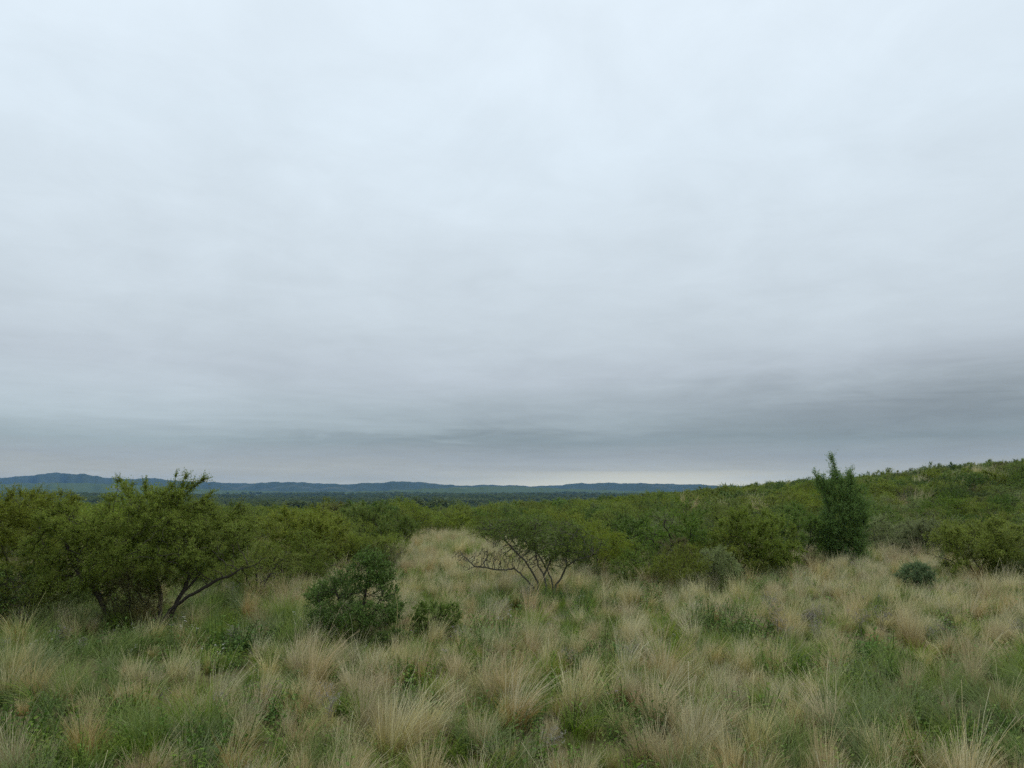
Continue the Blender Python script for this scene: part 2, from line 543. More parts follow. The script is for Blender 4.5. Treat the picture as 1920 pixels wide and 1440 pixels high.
def radii(par, tip=0.004, e=2.3, n_main=0):
    n = len(par)
    acc = np.zeros(n)
    order = np.argsort(-depth_of(par))
    r = np.zeros(n)
    for i in order:
        r[i] = acc[i] ** (1 / e) if acc[i] > 0 else tip
        if par[i] >= 0:
            acc[par[i]] += r[i] ** e
    return r

def depth_of(par):
    d = np.zeros(len(par), dtype=int)
    for i in range(len(par)):
        j = par[i]
        d[i] = 0 if j < 0 else d[j] + 1
    return d

def tubes(P, par, r, sel, sides, mat):
    """Tubes along the edges i -> par[i] for i in sel; the thickest child carries its parent's ring on."""
    sel = np.where(sel & (par >= 0))[0]
    if len(sel) == 0:
        return dict(v=np.zeros((0, 3)), q=np.zeros((0, 4)), mat=mat)
    pr = par[sel]
    d = unit(P[sel] - P[pr])
    ref = np.array([0.31, 0.83, 0.46])
    def ring(c, d, rr):
        s = unit(np.cross(d, ref)); u = np.cross(s, d)
        a = np.arange(sides) * 2 * math.pi / sides
        return c[:, None, :] + rr[:, None, None] * (np.cos(a)[None, :, None] * s[:, None, :] + np.sin(a)[None, :, None] * u[:, None, :])
    best = {}
    for i in sel:
        p = par[i]
        if p not in best or r[i] > r[best[p]]:
            best[p] = i
    insel = np.zeros(len(P), dtype=bool); insel[sel] = True
    end = ring(P[sel], d, r[sel])
    row = {int(i): k for k, i in enumerate(sel)}
    n = len(sel)
    own = np.array([not (insel[p] and best[p] == i) for i, p in zip(sel, pr)])
    st = ring(P[pr[own]], d[own], np.minimum(r[pr[own]], r[sel[own]] * 1.25))
    V = np.concatenate([end.reshape(-1, 3), st.reshape(-1, 3)])
    sidx = np.zeros(n, dtype=int)
    sidx[own] = n + np.arange(own.sum())
    if (~own).any():
        sidx[~own] = np.array([row[int(p)] for p in pr[~own]])
    a = np.arange(sides); b = (a + 1) % sides
    e0 = np.arange(n)[:, None] * sides; s0 = sidx[:, None] * sides
    Q = np.stack([s0 + a, s0 + b, e0 + b, e0 + a], -1).reshape(-1, 4)
    return dict(v=V, q=Q, mat=mat)

def leaf_quads(B, D, Nn, L, Wd, mat, rng, rnd=None):
    """Leaves: base point, long axis, rough normal, length, width."""
    S = unit(np.cross(D, Nn))
    Nn = np.cross(S, D)
    L = L[:, None]; Wd = Wd[:, None]
    v0 = B
    v1 = B + D * L * 0.45 + S * Wd * 0.5 + Nn * L * 0.05
    v2 = B + D * L - Nn * L * 0.08
    v3 = B + D * L * 0.45 - S * Wd * 0.5 + Nn * L * 0.05
    V = np.stack([v0, v1, v2, v3], 1).reshape(-1, 3)
    n = len(B)
    Q = np.arange(4 * n).reshape(n, 4)
    rr = np.repeat(rng.random(n) if rnd is None else rnd, 4)
    return dict(v=V, q=Q, mat=mat, rnd=rr, t=np.tile([0, .5, 1, .5], n))

def spray(P, par, r, rng, mat, thin, per, L, Wd, spread, upbias=0.5, keep=None, along=0.5):
    """Leaf sprays round the thin twigs; keep(points) -> probability of a leaf."""
    sel = np.where((r < thin) & (par >= 0))[0]
    i = np.repeat(sel, per)
    d = unit(P[i] - P[par[i]])
    f = rng.random(len(i))[:, None]
    B = P[par[i]] * (1 - f) + P[i] * f + rng.normal(0, spread, (len(i), 3))
    if keep is not None:
        k = rng.random(len(i)) < keep(B)
        B, d = B[k], d[k]
    n = len(B)
    D = unit(d * along + rng.normal(0, 0.6, (n, 3)) + np.array([0, 0, 0.15]))
    Nn = unit(rng.normal(0, 0.6, (n, 3)) + np.array([0, 0, upbias]))
    return leaf_quads(B, D, Nn, L * rng.uniform(0.6, 1.4, n), Wd * rng.uniform(0.6, 1.3, n), mat, rng)

def shoots(P, par, r, rng, mat, bark, thin, n, length, L, Wd, gap, keep=None, up=0.35, out=0.5, stem=0.003, spread=0.012):
    """Leafy shoots that leave the thin twigs outwards: leaves in rows along a straight little stem."""
    sel = np.where((r < thin) & (par >= 0))[0]
    if len(sel) == 0 or n == 0:
        return []
    if keep is not None:
        k = keep(P[sel])
        sel = sel[rng.random(len(sel)) < k]
        if len(sel) == 0: return []
    i = sel[rng.integers(0, len(sel), n)]
    mid = P[sel].mean(0)
    ow = unit((P[i] - mid) * np.array([1, 1, .8]))
    d = unit(unit(P[i] - P[par[i]]) * .45 + ow * out + np.array([0, 0, up]) + rng.normal(0, .38, (n, 3)))
    ln = length * rng.uniform(.45, 1.35, n)
    m_ = max(4, int(length / gap))
    f = (np.arange(m_)[None, :] + rng.random((n, m_))) / m_
    bend = np.array([0, 0, -.12])
    B = P[i][:, None, :] + d[:, None, :] * (f * ln[:, None])[:, :, None] + bend * (f ** 2 * ln[:, None])[:, :, None]
    B = B + rng.normal(0, spread, B.shape)
    dd = np.repeat(d, m_, 0)
    D = unit(dd * .55 + rng.normal(0, .6, (n * m_, 3)))
    Nn = unit(rng.normal(0, .55, (n * m_, 3)) + np.array([0, 0, .7]))
    tap = (1.1 - .45 * f).reshape(-1)
    rnd = np.clip(np.repeat(rng.random(n), m_) * .6 + rng.random(n * m_) * .4, 0, 1)
    lv = leaf_quads(B.reshape(-1, 3), D, Nn, L * tap * rng.uniform(.7, 1.3, n * m_), Wd * rng.uniform(.7, 1.3, n * m_), mat, rng, rnd)
    PP = np.stack([P[i], P[i] + d * (ln * .5)[:, None] + bend * (ln * .25)[:, None], P[i] + d * (ln * .95)[:, None] + bend * (ln * .9)[:, None]], 1).reshape(-1, 3)
    pp = np.arange(3 * n) - 1
    pp[0::3] = -1
    st = tubes(PP, pp, np.tile([stem, stem * .8, stem * .4], n), np.ones(3 * n, dtype=bool), 3, bark)
    return [lv], [st]

def ell(rng, c, r, n, shell=2.0):
    u = unit(rng.normal(0, 1, (n, 3)))
    k = rng.random(n) ** (1.0 / (3 * shell / 2))
    return np.asarray(c) + u * k[:, None] * np.asarray(r)

def clump(rng, s=2.2, n=24, ext=3.0):
    """A soft clumpiness field: leaves thin out between clumps."""
    k = rng.normal(0, s, (n, 3)); ph = rng.uniform(0, 6.28, n)
    def f(B):
        v = np.cos(B @ k.T + ph).sum(1) / math.sqrt(n / 2)
        return np.clip(0.60 + 0.60 * v, 0.03, 1.0)
    return f

# ---------------------------------------------------------------- trees and bushes near the camera, one by one
def near_twigs(pts, P, d):
    """the points that have a twig within about d"""
    c = np.floor(P / d).astype(np.int64)
    occ = set()
    g = np.array([[i, j, k] for i in (-1, 0, 1) for j in (-1, 0, 1) for k in (-1, 0, 1) if abs(i) + abs(j) + abs(k) < 2])
    code = lambda a: (a[..., 0] + 4096) * 8192 * 8192 + (a[..., 1] + 4096) * 8192 + (a[..., 2] + 4096)
    cells = np.unique(code(c[:, None, :] + g[None]))
    return pts[np.isin(code(np.floor(pts / d).astype(np.int64)), cells)]

def plant(name, label, cat, base_px, limbs, blobs, leaf, n_att=900, step=0.11, kill=None, infl=0.7, seed=1, thin=0.011, per=9,
          L=0.06, Wd=0.022, spread=0.035, bare=(), sprig=(), depth=None, bark='bark', trunk_k=1.0, group=None, upbias=0.6, dens=1.0, tip=0.004, fill=1.0, clumpy=4.2, shoot=1.0, slen=0.24, sup=0.35, e=2.4, kmin=0.03, iters=70):
    """base_px: foot in the photograph. limbs: polylines (px, py, metres behind the foot). blobs: crown masses
    (px, py, rx, ry, metres behind, depth radius, weight). All are turned into metres at the plant's distance."""
    L, Wd = L * .78, Wd * .78
    rng = np.random.default_rng(seed)
    foot = on_ground(*base_px)
    y0 = foot[1]
    if depth is not None:
        y0 = depth
        foot = at_depth(base_px[0], base_px[1], depth)
        foot[2] = gz(foot[0], foot[1])
    mpp = y0 / F
    loc = lambda p: at_depth(p[0], p[1], y0 + (p[2] if len(p) > 2 else 0)) - foot
    LL = [[loc(p) for p in l] for l in limbs]
    for l in LL:                                            # feet go into the soil
        if abs(l[0][2]) < 0.35:
            l[0][2] = -0.08
    wsum = sum(b[6] if len(b) > 6 else b[2] * b[3] for b in blobs)
    at = []
    for b in blobs:
        w = (b[6] if len(b) > 6 else b[2] * b[3]) / wsum
        dr = b[5] if len(b) > 5 else min(b[2], b[3] * 1.4) * mpp
        at.append(ell(rng, loc((b[0], b[1], b[4] if len(b) > 4 else 0)), (b[2] * mpp, dr, b[3] * mpp), max(6, int(n_att * w)), 1.5))
    at = np.concatenate(at)
    P, par = colonize(LL, at, step, kill or step * 1.6, infl, rng, iters=iters)
    r = radii(par, tip, e)
    r = r * (1 + (trunk_k - 1) * smooth01((r - .008) / .024))
    cf = clump(rng, clumpy)
    bz = [(loc(b), np.array([b[3] * mpp, b[5] if len(b) > 5 else 1.5, b[4] * mpp]), b[6] if len(b) > 6 else 0.9) for b in bare]
    def keep(B):
        k = np.maximum(cf(B), kmin) * dens
        for c, rr, amt in bz:
            inside = (((B - c) / rr) ** 2).sum(1) < 1
            k = np.where(inside, k * (1 - amt), k)
        return k
    root = bpy.data.objects.new(name, None)
    COL.objects.link(root)
    root.location = foot
    tag(root, label, cat, group)
    thick = r > 0.016
    top = np.arange(len(P))
    for i in range(len(P)):
        if par[i] >= 0: top[i] = top[par[i]]
    for st_ in np.unique(top[thick]):
        tb = tubes(P, par, r, thick & (top == st_), 7, M[bark])
        if len(tb['v']): link('trunk', mesh_np('trunk', [tb], smooth=True), root)
    lv = spray(P, par, r, rng, M[leaf], max(thin, tip * 2.2), int(per * 1.3), L, Wd, spread * 1.1, upbias, keep)
    # the outer leaf mass: leaves all through the crown wherever a twig is near
    n_f = [int(fill * dens * math.pi * b[2] * b[3] * mpp * mpp / (L * Wd * .55)) for b in blobs]
    pts = np.concatenate([ell(rng, loc((b[0], b[1], b[4] if len(b) > 4 else 0)), (b[2] * mpp, b[5] if len(b) > 5 else min(b[2], b[3] * 1.4) * mpp, b[3] * mpp), n, 1.7) for b, n in zip(blobs, n_f)])
    pts = near_twigs(pts, P[r < max(thin, tip * 2.2) * 1.6], step * 1.3)
    pts = pts[rng.random(len(pts)) < keep(pts)]
    n_ = len(pts)
    lv2 = leaf_quads(pts, unit(rng.normal(0, .8, (n_, 3)) + np.array([0, 0, .2])), unit(rng.normal(0, .6, (n_, 3)) + np.array([0, 0, upbias])), L * rng.uniform(.6, 1.4, n_), Wd * rng.uniform(.6, 1.3, n_), M[leaf], rng)
    area = sum(b[2] * b[3] for b in blobs) * math.pi * mpp * mpp
    gap = L * .30
    n_s = int(shoot * 2.5 * area / (slen / gap * L * Wd * .55))
    sh = shoots(P, par, r, rng, M[leaf], M[bark], max(thin, tip * 2.2), n_s, slen, L, Wd, gap, keep, up=sup, stem=tip * .6, spread=L * .22)
    tw = [tubes(P, par, r, ~thick, 3, M[bark])] + (sh[1] if sh else [])
    link('twigs', mesh_np('twigs', tw, smooth=True), root)
    o3 = link('crown', mesh_np('crown', [lv, lv2] + (sh[0] if sh else [])), root)
    return root

plant('thorn_tree', 'large olive green thorn tree with dark forked trunks and twigs poking into the sky', 'tree', (298, 1186),
      [[(300, 1190, 0), (305, 1165, 0), (320, 1144, -.05), (355, 1117, -.2), (400, 1092, -.3), (445, 1072, -.4), (475, 1060, -.4), (500, 1044, -.4)],
       [(305, 1165, 0), (333, 1128, .2), (352, 1092, .2), (362, 1062, .2), (358, 1030, .2), (352, 985, .1)],
       [(303, 1162, 0), (300, 1115, .3), (288, 1060, .5), (300, 1000, .4), (318, 955, .2), (333, 925, .1)],
       [(300, 1162, 0), (285, 1140, .3), (262, 1118, .5), (240, 1080, .7), (235, 1030, .8), (250, 960, .8)],
       [(222, 1198, .1), (205, 1160, .1), (188, 1125, .1), (177, 1105, .1), (155, 1085, 0), (135, 1060, 0), (130, 1030, -.1), (110, 1000, -.2), (85, 985, -.3)],
       [(177, 1105, .1), (165, 1060, .3), (188, 1020, .3), (210, 970, .3), (222, 905, .2)],
       [(320, 1144, 0), (345, 1110, .4), (385, 1065, .6), (420, 1010, .6)],
       [(318, 955, .2), (345, 925, 0), (378, 902, -.1)], [(262, 950, .2), (240, 922, .2), (226, 905, .2)], [(333, 925, .1), (327, 908, .1), (331, 895, .1)],
       [(345, 925, 0), (352, 908, 0), (348, 897, 0)], [(300, 960, .3), (275, 928, .3), (270, 910, .3)], [(250, 960, .8), (250, 935, .7), (246, 915, .7)], [(352, 950, .1), (380, 938, .1), (396, 925, .1)], [(130, 975, -.1), (112, 940, -.1), (118, 918, -.1)], [(410, 980, .6), (445, 950, .6), (462, 930, .6)]],
      [(315, 1008, 105, 50, -.2, 1.1), (290, 966, 108, 40, 0, 1.0), (312, 940, 46, 20, -.2, .6), (250, 948, 36, 16, .1, .5),
       (405, 1008, 75, 40, .1, 1.0), (150, 1010, 70, 48, 0, 1.0), (145, 970, 62, 26, .1, .9), (440, 985, 45, 26, .4, .7),
       (120, 1070, 45, 35, -.2, .5), (475, 1055, 35, 22, -.4, .3), (355, 915, 20, 8, 0, .25), (236, 918, 10, 7, .2, .2), (200, 992, 55, 34, -.4, .8), (290, 1030, 90, 36, -.9, .5), (370, 1040, 60, 28, -.5, .5), (190, 1045, 50, 32, -.5, .5), (250, 1070, 60, 28, .5, .6), (300, 1075, 60, 24, .2, .6), (130, 1092, 48, 30, -.2, .6), (205, 1085, 45, 28, .3, .6), (335, 1072, 50, 26, .2, .6), (400, 1050, 45, 22, .4, .6), (110, 1030, 60, 40, .2, .8)],
      'fresh', n_att=3000, step=0.10, infl=0.75, seed=3, per=11, L=0.052, Wd=0.0165, spread=0.045, tip=.005, trunk_k=1.45, shoot=1.1, fill=.85, slen=.20,
      bare=[(480, 1058, 0, 60, 40, 2, .95), (270, 1140, 0, 90, 40, 2, .5), (350, 895, 0, 60, 14, 2, .6), (345, 1100, 0, 50, 28, 2, .6), (230, 893, 0, 30, 10, 2, .5)])

plant('thorn_tree', 'olive thorn tree cut by the left edge of the picture with deep gloom under it', 'tree', (40, 1142),
      [[(40, 1145, 0), (44, 1110, 0), (60, 1070, -.2), (75, 1020, -.2), (70, 960, -.2)], [(42, 1120, 0), (20, 1075, 0), (5, 1030, .1), (0, 970, .1)],
       [(42, 1120, 0), (55, 1090, .4), (95, 1050, .6), (110, 990, .8)], [(-60, 1145, 0.3), (-55, 1090, .3), (-60, 1010, .2)]],
      [(45, 1010, 80, 55, -.2, 1.2), (60, 955, 85, 36, 0, 1.1), (-50, 990, 85, 70, 0, 1.3), (20, 1045, 70, 36, -.6, .7), (10, 938, 70, 24, .2, .9), (100, 1080, 40, 30, .4, .5), (30, 1080, 60, 26, .2, .7)],
      'fresh', n_att=2000, step=0.11, infl=0.8, seed=5, per=9, L=0.062, Wd=0.022, spread=0.045, trunk_k=1.2, bare=[(50, 1110, 0, 90, 30, 2, .8)])

plant('bare_bush', 'tangle of brown dead twigs between the two trunks of the big thorn tree', 'bush', (250, 1192),
      [[(250, 1195, .35), (245, 1150, .4), (240, 1100, .4)], [(255, 1192, .35), (275, 1140, .5), (285, 1095, .5)], [(245, 1192, .35), (215, 1150, .4), (205, 1110, .4)]],
      [(245, 1110, 55, 55, .5, .7), (280, 1120, 40, 45, .6, .6), (215, 1130, 40, 40, .5, .6)], 'brown', n_att=800, step=0.075, infl=0.6, seed=51, fill=.5, shoot=.35, slen=.12, per=4, L=0.045, Wd=0.014, spread=0.03, tip=0.004, thin=0.012)
plant('scrub_bush', 'dark low bush in the gloom between the left edge thorn tree and the big one', 'bush', (105, 1150),
      [[(105, 1152, 0), (100, 1120, 0), (95, 1090, 0)], [(105, 1150, 0), (130, 1120, 0), (140, 1095, 0)], [(60, 1150, .2), (50, 1110, .2), (40, 1090, .2)]],
      [(100, 1105, 50, 34, 0, .8), (140, 1110, 36, 30, .2, .7), (40, 1100, 55, 34, .3, .8), (-20, 1105, 50, 34, .3, .8)], 'dark', n_att=1100, step=0.09, infl=0.7, seed=52, per=9, L=0.05, Wd=0.024, spread=0.04)
plant('scrub_bush', 'dark bush filling the view behind the bare right limb of the big thorn tree', 'bush', (392, 1118),
      [[(392, 1120, .4), (385, 1085, .4), (380, 1055, .4)], [(395, 1118, .4), (425, 1080, .5), (440, 1050, .5)], [(330, 1120, .6), (325, 1085, .6), (320, 1060, .6)]],
      [(385, 1065, 50, 28, .5, .8), (430, 1050, 40, 24, .6, .7), (330, 1078, 50, 32, .7, .8), (250, 1070, 60, 34, 1.2, .9)], 'dark', n_att=1300, step=0.10, infl=0.8, seed=53, fill=1.2, per=8, L=0.05, Wd=0.022, spread=0.04)

plant('small_tree', 'small flat topped tree with dark forked bare stems standing alone in the meadow', 'tree', (1015, 1120),
      [[(1005, 1122, 0), (1000, 1100, 0), (990, 1090, 0), (975, 1075, 0), (965, 1066, 0), (940, 1069, -.1), (915, 1065, -.1), (890, 1062, -.2), (873, 1070, -.2)],
       [(1022, 1122, 0), (1024, 1100, 0), (1020, 1080, 0), (1028, 1062, 0), (1036, 1045, .1), (1044, 1015, .2), (1050, 995, .2)],
       [(1038, 1122, .1), (1042, 1098, .1), (1052, 1085, .1), (1062, 1062, 0), (1080, 1050, -.1), (1100, 1045, -.1), (1118, 1038, -.1)],
       [(1040, 1105, .1), (1034, 1085, .1), (1026, 1070, .2), (1010, 1040, .3), (985, 1015, .3), (960, 995, .3)],
       [(1010, 1118, 0), (1008, 1090, 0), (996, 1070, -.1), (985, 1052, -.2), (962, 1030, -.2), (945, 1010, -.2), (930, 990, -.2)],
       [(1020, 1080, 0), (1010, 1062, .1), (1005, 1040, .1), (1000, 1010, .1), (1005, 985, .1)],
       [(890, 1062, -.2), (878, 1050, -.2), (866, 1040, -.2), (862, 1032, -.2)], [(1062, 1062, 0), (1062, 1040, -.2), (1068, 1015, -.3), (1085, 990, -.3)]],
      [(950, 995, 58, 26, 0, .9), (920, 988, 32, 18, 0, .5), (1030, 1003, 75, 32, .1, 1.0), (1090, 1020, 50, 26, 0, .8), (985, 980, 55, 13, 0, .7),
       (935, 1042, 50, 20, -.1, .5, 2600), (882, 1052, 26, 14, -.2, .25, 900), (1055, 1045, 60, 20, 0, .6, 2600), (1000, 1040, 55, 28, 0, .6, 3400), (862, 1045, 18, 11, -.2, .2, 350)],
      'green', n_att=5200, step=0.055, infl=0.55, seed=8, per=4, L=0.050, Wd=0.024, spread=0.03, trunk_k=.62, thin=0.009, tip=0.0055, e=2.75, fill=.3, shoot=.42, slen=.16, dens=.8, bark='greybark',
      bare=[(920, 1054, 0, 95, 36, 2, .94), (1010, 1066, 0, 70, 26, 2, .55), (1080, 1052, 0, 50, 13, 2, .4)])

plant('dark_bush', 'dense dark green rounded bush with a taller right lobe beside the big thorn tree', 'bush', (655, 1200),
      [[(650, 1205, 0), (645, 1150, 0), (630, 1110, 0)], [(665, 1205, 0), (680, 1140, 0), (690, 1080, 0), (690, 1045, 0)],
       [(660, 1200, -.1), (700, 1150, -.2), (720, 1110, -.2)], [(645, 1200, -.1), (610, 1160, -.2), (595, 1120, -.2)]],
      [(640, 1125, 62, 42, 0, .75), (690, 1085, 46, 50, .1, .6), (705, 1130, 42, 48, -.1, .6), (625, 1165, 45, 30, -.2, .5), (670, 1150, 55, 40, -.3, .6), (692, 1048, 32, 22, .1, .4), (715, 1075, 26, 26, .1, .4), (600, 1112, 28, 24, 0, .3), (640, 1085, 22, 16, .1, .3), (735, 1150, 18, 24, -.2, .3)],
      'dark', n_att=2600, step=0.055, kill=0.075, infl=0.5, seed=12, slen=.11, shoot=.6, fill=1.5, dens=1.1, per=9, L=0.042, Wd=0.025, spread=0.03, bark='bark', thin=0.011, tip=0.003, clumpy=4.0)

plant('thorn_bush', 'straggly little leafy thorn bush to the right of the dark rounded bush', 'bush', (800, 1205),
      [[(800, 1208, 0), (795, 1185, 0), (805, 1165, 0), (825, 1152, 0), (850, 1155, 0)], [(800, 1200, 0), (785, 1180, .1), (790, 1155, .1), (815, 1140, .1)],
       [(825, 1152, 0), (845, 1165, -.1), (860, 1180, -.1)]],
      [(795, 1146, 26, 17, 0, .3), (838, 1150, 28, 18, 0, .3), (856, 1172, 16, 14, -.1, .2), (825, 1185, 26, 22, 0, .25), (780, 1175, 22, 22, .1, .25)],
      'green', n_att=650, step=0.05, infl=0.4, seed=14, slen=.13, shoot=1.3, fill=.5, dens=.7, per=9, L=0.040, Wd=0.026, spread=0.02, thin=0.009, tip=0.003)

plant('dark_bush', 'low dark bush half sunk in straw grass in front of the thorn bush', 'bush', (740, 1232),
      [[(740, 1236, 0), (735, 1210, 0), (740, 1190, 0)], [(742, 1232, 0), (760, 1205, 0), (765, 1190, 0)]],
      [(735, 1202, 34, 22, 0, .35), (768, 1194, 24, 16, 0, .3), (712, 1210, 20, 16, .1, .25)], 'dark', n_att=380, step=0.045, infl=0.4, seed=15, slen=.09, per=9, L=0.036, Wd=0.022, spread=0.025, thin=0.009, tip=0.003)

plant('thorn_tree', 'round topped yellow green thorn tree behind the dark rounded bush', 'tree', (572, 1088),
      [[(572, 1090, 0), (568, 1060, 0), (550, 1020, 0), (540, 985, 0)], [(572, 1080, 0), (590, 1040, .2), (600, 1000, .2)], [(575, 1085, 0), (620, 1050, .2), (635, 1010, .2)], [(568, 1075, 0), (530, 1040, .2), (510, 1000, .2)]],
      [(565, 985, 70, 36, 0, 1.2), (540, 970, 40, 22, 0, .8), (610, 1000, 50, 32, 0, 1.0), (510, 1005, 40, 36, .2, .9), (560, 1030, 80, 30, -.2, 1.0)],
      'fresh', n_att=1300, step=0.14, infl=1.0, seed=20, per=9, L=0.085, Wd=0.032, spread=0.06, bare=[(570, 1060, 0, 90, 26, 3, .8)])

plant('thorn_tree', 'flat green thorn tree leaning right at the edge of the pale clearing', 'tree', (738, 1036),
      [[(738, 1040, 0), (742, 1022, 0), (750, 1005, 0), (756, 990, 0)], [(738, 1036, 0), (722, 1015, .2), (712, 995, .2), (700, 975, .2)], [(742, 1022, 0), (765, 1008, 0), (775, 995, 0)]],
      [(725, 985, 55, 26, 0, 1.6), (755, 985, 34, 20, 0, 1.1), (690, 965, 45, 20, .4, 1.3), (770, 998, 20, 14, 0, .7)],
      'green', n_att=1000, step=0.20, infl=1.3, seed=22, per=9, L=0.12, Wd=0.05, spread=0.08, tip=0.006, thin=0.016)

plant('thorn_tree', 'dark green thorn tree in the left thicket behind the flat leaning one', 'tree', (690, 1022), 
      [[(690, 1025, 0), (688, 990, 0), (680, 960, 0)], [(690, 1010, 0), (705, 975, .2), (712, 955, .2)]],
      [(680, 962, 42, 20, 0, 1.5), (715, 960, 36, 18, 0, 1.3), (690, 985, 50, 22, -.3, 1.4)],
      'dark', n_att=800, step=0.22, infl=1.4, seed=23, per=9, L=0.13, Wd=0.055, spread=0.08, tip=0.006, thin=0.018)

plant('bare_bush', 'brownish half bare bush showing above the left thicket', 'bush', (630, 1012),
      [[(630, 1015, 0), (628, 985, 0), (622, 955, 0)], [(630, 1005, 0), (640, 970, 0), (645, 950, 0)], [(630, 1005, 0), (612, 970, 0), (608, 950, 0)]],
      [(625, 955, 30, 15, 0, 1.0), (630, 975, 34, 20, 0, 1.1)], 'brown', n_att=420, step=0.20, infl=1.4, seed=24, fill=.8, per=5, L=0.10, Wd=0.04, spread=0.07, tip=0.008, thin=0.02, bark='greybark')

plant('scrub_bush', 'brown twiggy bush filling the gap under the yellow green thorn tree', 'bush', (520, 1085),
      [[(520, 1088, 0), (505, 1050, 0), (500, 1025, 0)], [(520, 1085, 0), (540, 1050, 0), (548, 1030, 0)], [(610, 1085, .2), (615, 1050, .2), (625, 1030, .2)]],
      [(515, 1048, 45, 26, 0, .8), (560, 1058, 50, 22, .2, .8), (618, 1050, 40, 26, .2, .8)], 'brown', n_att=700, step=0.12, infl=0.9, seed=26, fill=.8, per=5, L=0.055, Wd=0.024, spread=0.04, tip=0.006, thin=0.014, bark='greybark')

plant('willow_tree', 'tall narrow willow like tree with a ragged tip leaning left against the sky', 'tree', (1582, 1062),
      [[(1582, 1066, 0), (1584, 1020, 0), (1580, 960, 0), (1576, 915, 0), (1565, 880, 0), (1555, 850, 0)],
       [(1584, 1030, 0), (1606, 990, .2), (1610, 955, .2)], [(1582, 1000, 0), (1557, 960, -.2), (1545, 925, -.2), (1531, 895, -.2)],
       [(1580, 960, 0), (1594, 920, .2), (1592, 892, .2)], [(1584, 1040, 0), (1556, 1010, 0), (1542, 985, 0)]],
      [(1582, 1015, 40, 46, 0, 1.0, 1900), (1579, 960, 36, 40, 0, .9, 1500), (1546, 1000, 28, 36, 0, .8, 900), (1564, 922, 24, 24, 0, .5, 600), (1590, 912, 14, 24, 0, .45, 380), (1569, 893, 9, 14, 0, .25, 160), (1557, 864, 7, 16, 0, .2, 150),
       (1545, 920, 11, 13, 0, .3, 160), (1610, 965, 22, 42, 0, .7, 800), (1590, 1038, 42, 26, 0, .9, 800), (1535, 903, 6, 8, 0, .15, 60), (1567, 895, 12, 18, 0, .3, 260)],
      'willow', n_att=2200, step=0.13, infl=1.0, seed=30, fill=.9, shoot=1.5, slen=.36, kmin=.6, sup=1.0, per=10, L=0.12, Wd=0.024, spread=0.05, tip=0.005, thin=0.015)

plant('thorn_tree', 'broad round olive thorn tree left of the tall willow like tree', 'tree', (1425, 1092),
      [[(1425, 1095, 0), (1420, 1060, 0), (1400, 1020, 0), (1390, 985, 0)], [(1425, 1085, 0), (1440, 1040, .2), (1448, 1000, .2)], [(1420, 1070, 0), (1375, 1040, -.1), (1345, 1010, -.1)], [(1428, 1090, 0), (1470, 1050, .2), (1480, 1010, .2)]],
      [(1400, 985, 65, 34, 0, 1.3), (1370, 1005, 50, 30, -.1, 1.1), (1450, 990, 45, 36, .1, 1.1), (1465, 1030, 36, 36, 0, 1.0), (1420, 1030, 60, 36, -.3, 1.0), (1340, 985, 34, 22, .2, .7), (1470, 1062, 32, 26, .2, .8), (1440, 1070, 40, 20, .5, .8), (1385, 1058, 30, 22, .6, .7)],
      'fresh', n_att=1500, step=0.15, infl=1.1, seed=32, per=9, L=0.085, Wd=0.034, spread=0.06, bare=[(1400, 1075, 0, 50, 25, 2, .85)])

plant('grey_bush', 'grey green bushy mound in front of the broad round thorn tree', 'bush', (1345, 1112),
      [[(1345, 1115, 0), (1340, 1080, 0), (1335, 1045, 0)], [(1348, 1112, 0), (1365, 1085, 0), (1372, 1065, 0)], [(1342, 1112, 0), (1318, 1090, .1), (1310, 1070, .1)]],
      [(1338, 1050, 34, 26, 0, .7), (1362, 1078, 30, 26, 0, .7), (1322, 1085, 34, 24, .1, .6), (1350, 1100, 34, 16, -.1, .6)],
      'grey', n_att=1100, step=0.085, infl=0.6, seed=33, slen=.17, per=10, L=0.05, Wd=0.020, spread=0.04, bark='greybark', tip=0.004)

plant('dark_bush', 'dark green bush behind the small flat topped tree, right of its crown', 'bush', (1195, 1068),
      [[(1195, 1070, 0), (1190, 1030, 0), (1185, 990, 0)], [(1195, 1065, 0), (1220, 1030, .2), (1235, 1005, .2)], [(1195, 1065, 0), (1160, 1035, 0), (1145, 1010, 0)]],
      [(1190, 1000, 50, 32, 0, 1.2), (1225, 1025, 38, 30, 0, 1.0), (1155, 1025, 36, 30, 0, 1.0), (1190, 1040, 50, 26, -.3, 1.0)],
      'dark', n_att=1100, step=0.15, infl=1.1, seed=34, per=9, L=0.085, Wd=0.042, spread=0.07, tip=0.005, thin=0.014)

plant('bare_bush', 'brown twiggy half bare bush between the dark bush and the grey green mound', 'bush', (1262, 1098),
      [[(1262, 1100, 0), (1255, 1065, 0), (1250, 1030, 0)], [(1262, 1098, 0), (1278, 1060, 0), (1285, 1025, 0)], [(1262, 1098, 0), (1235, 1075, 0), (1225, 1055, 0)]],
      [(1260, 1040, 36, 34, 0, .8), (1282, 1060, 28, 34, 0, .7), (1235, 1068, 30, 26, 0, .7)], 'brown', n_att=900, step=0.10, infl=0.8, seed=35, fill=.8, slen=.15, per=4, L=0.045, Wd=0.016, spread=0.03, tip=0.005, thin=0.013, bark='greybark')

plant('grey_bush', 'grey green bush at the foot of the brown twiggy bush where the straw grass begins', 'bush', (1222, 1092),
      [[(1222, 1095, 0), (1218, 1075, 0), (1212, 1060, 0)], [(1224, 1092, 0), (1240, 1075, 0), (1246, 1066, 0)]],
      [(1222, 1072, 34, 18, 0, .7), (1250, 1082, 24, 14, 0, .5)], 'grey', n_att=420, step=0.085, infl=0.6, seed=36, slen=.15, per=10, L=0.05, Wd=0.02, spread=0.04, bark='greybark', tip=0.004)

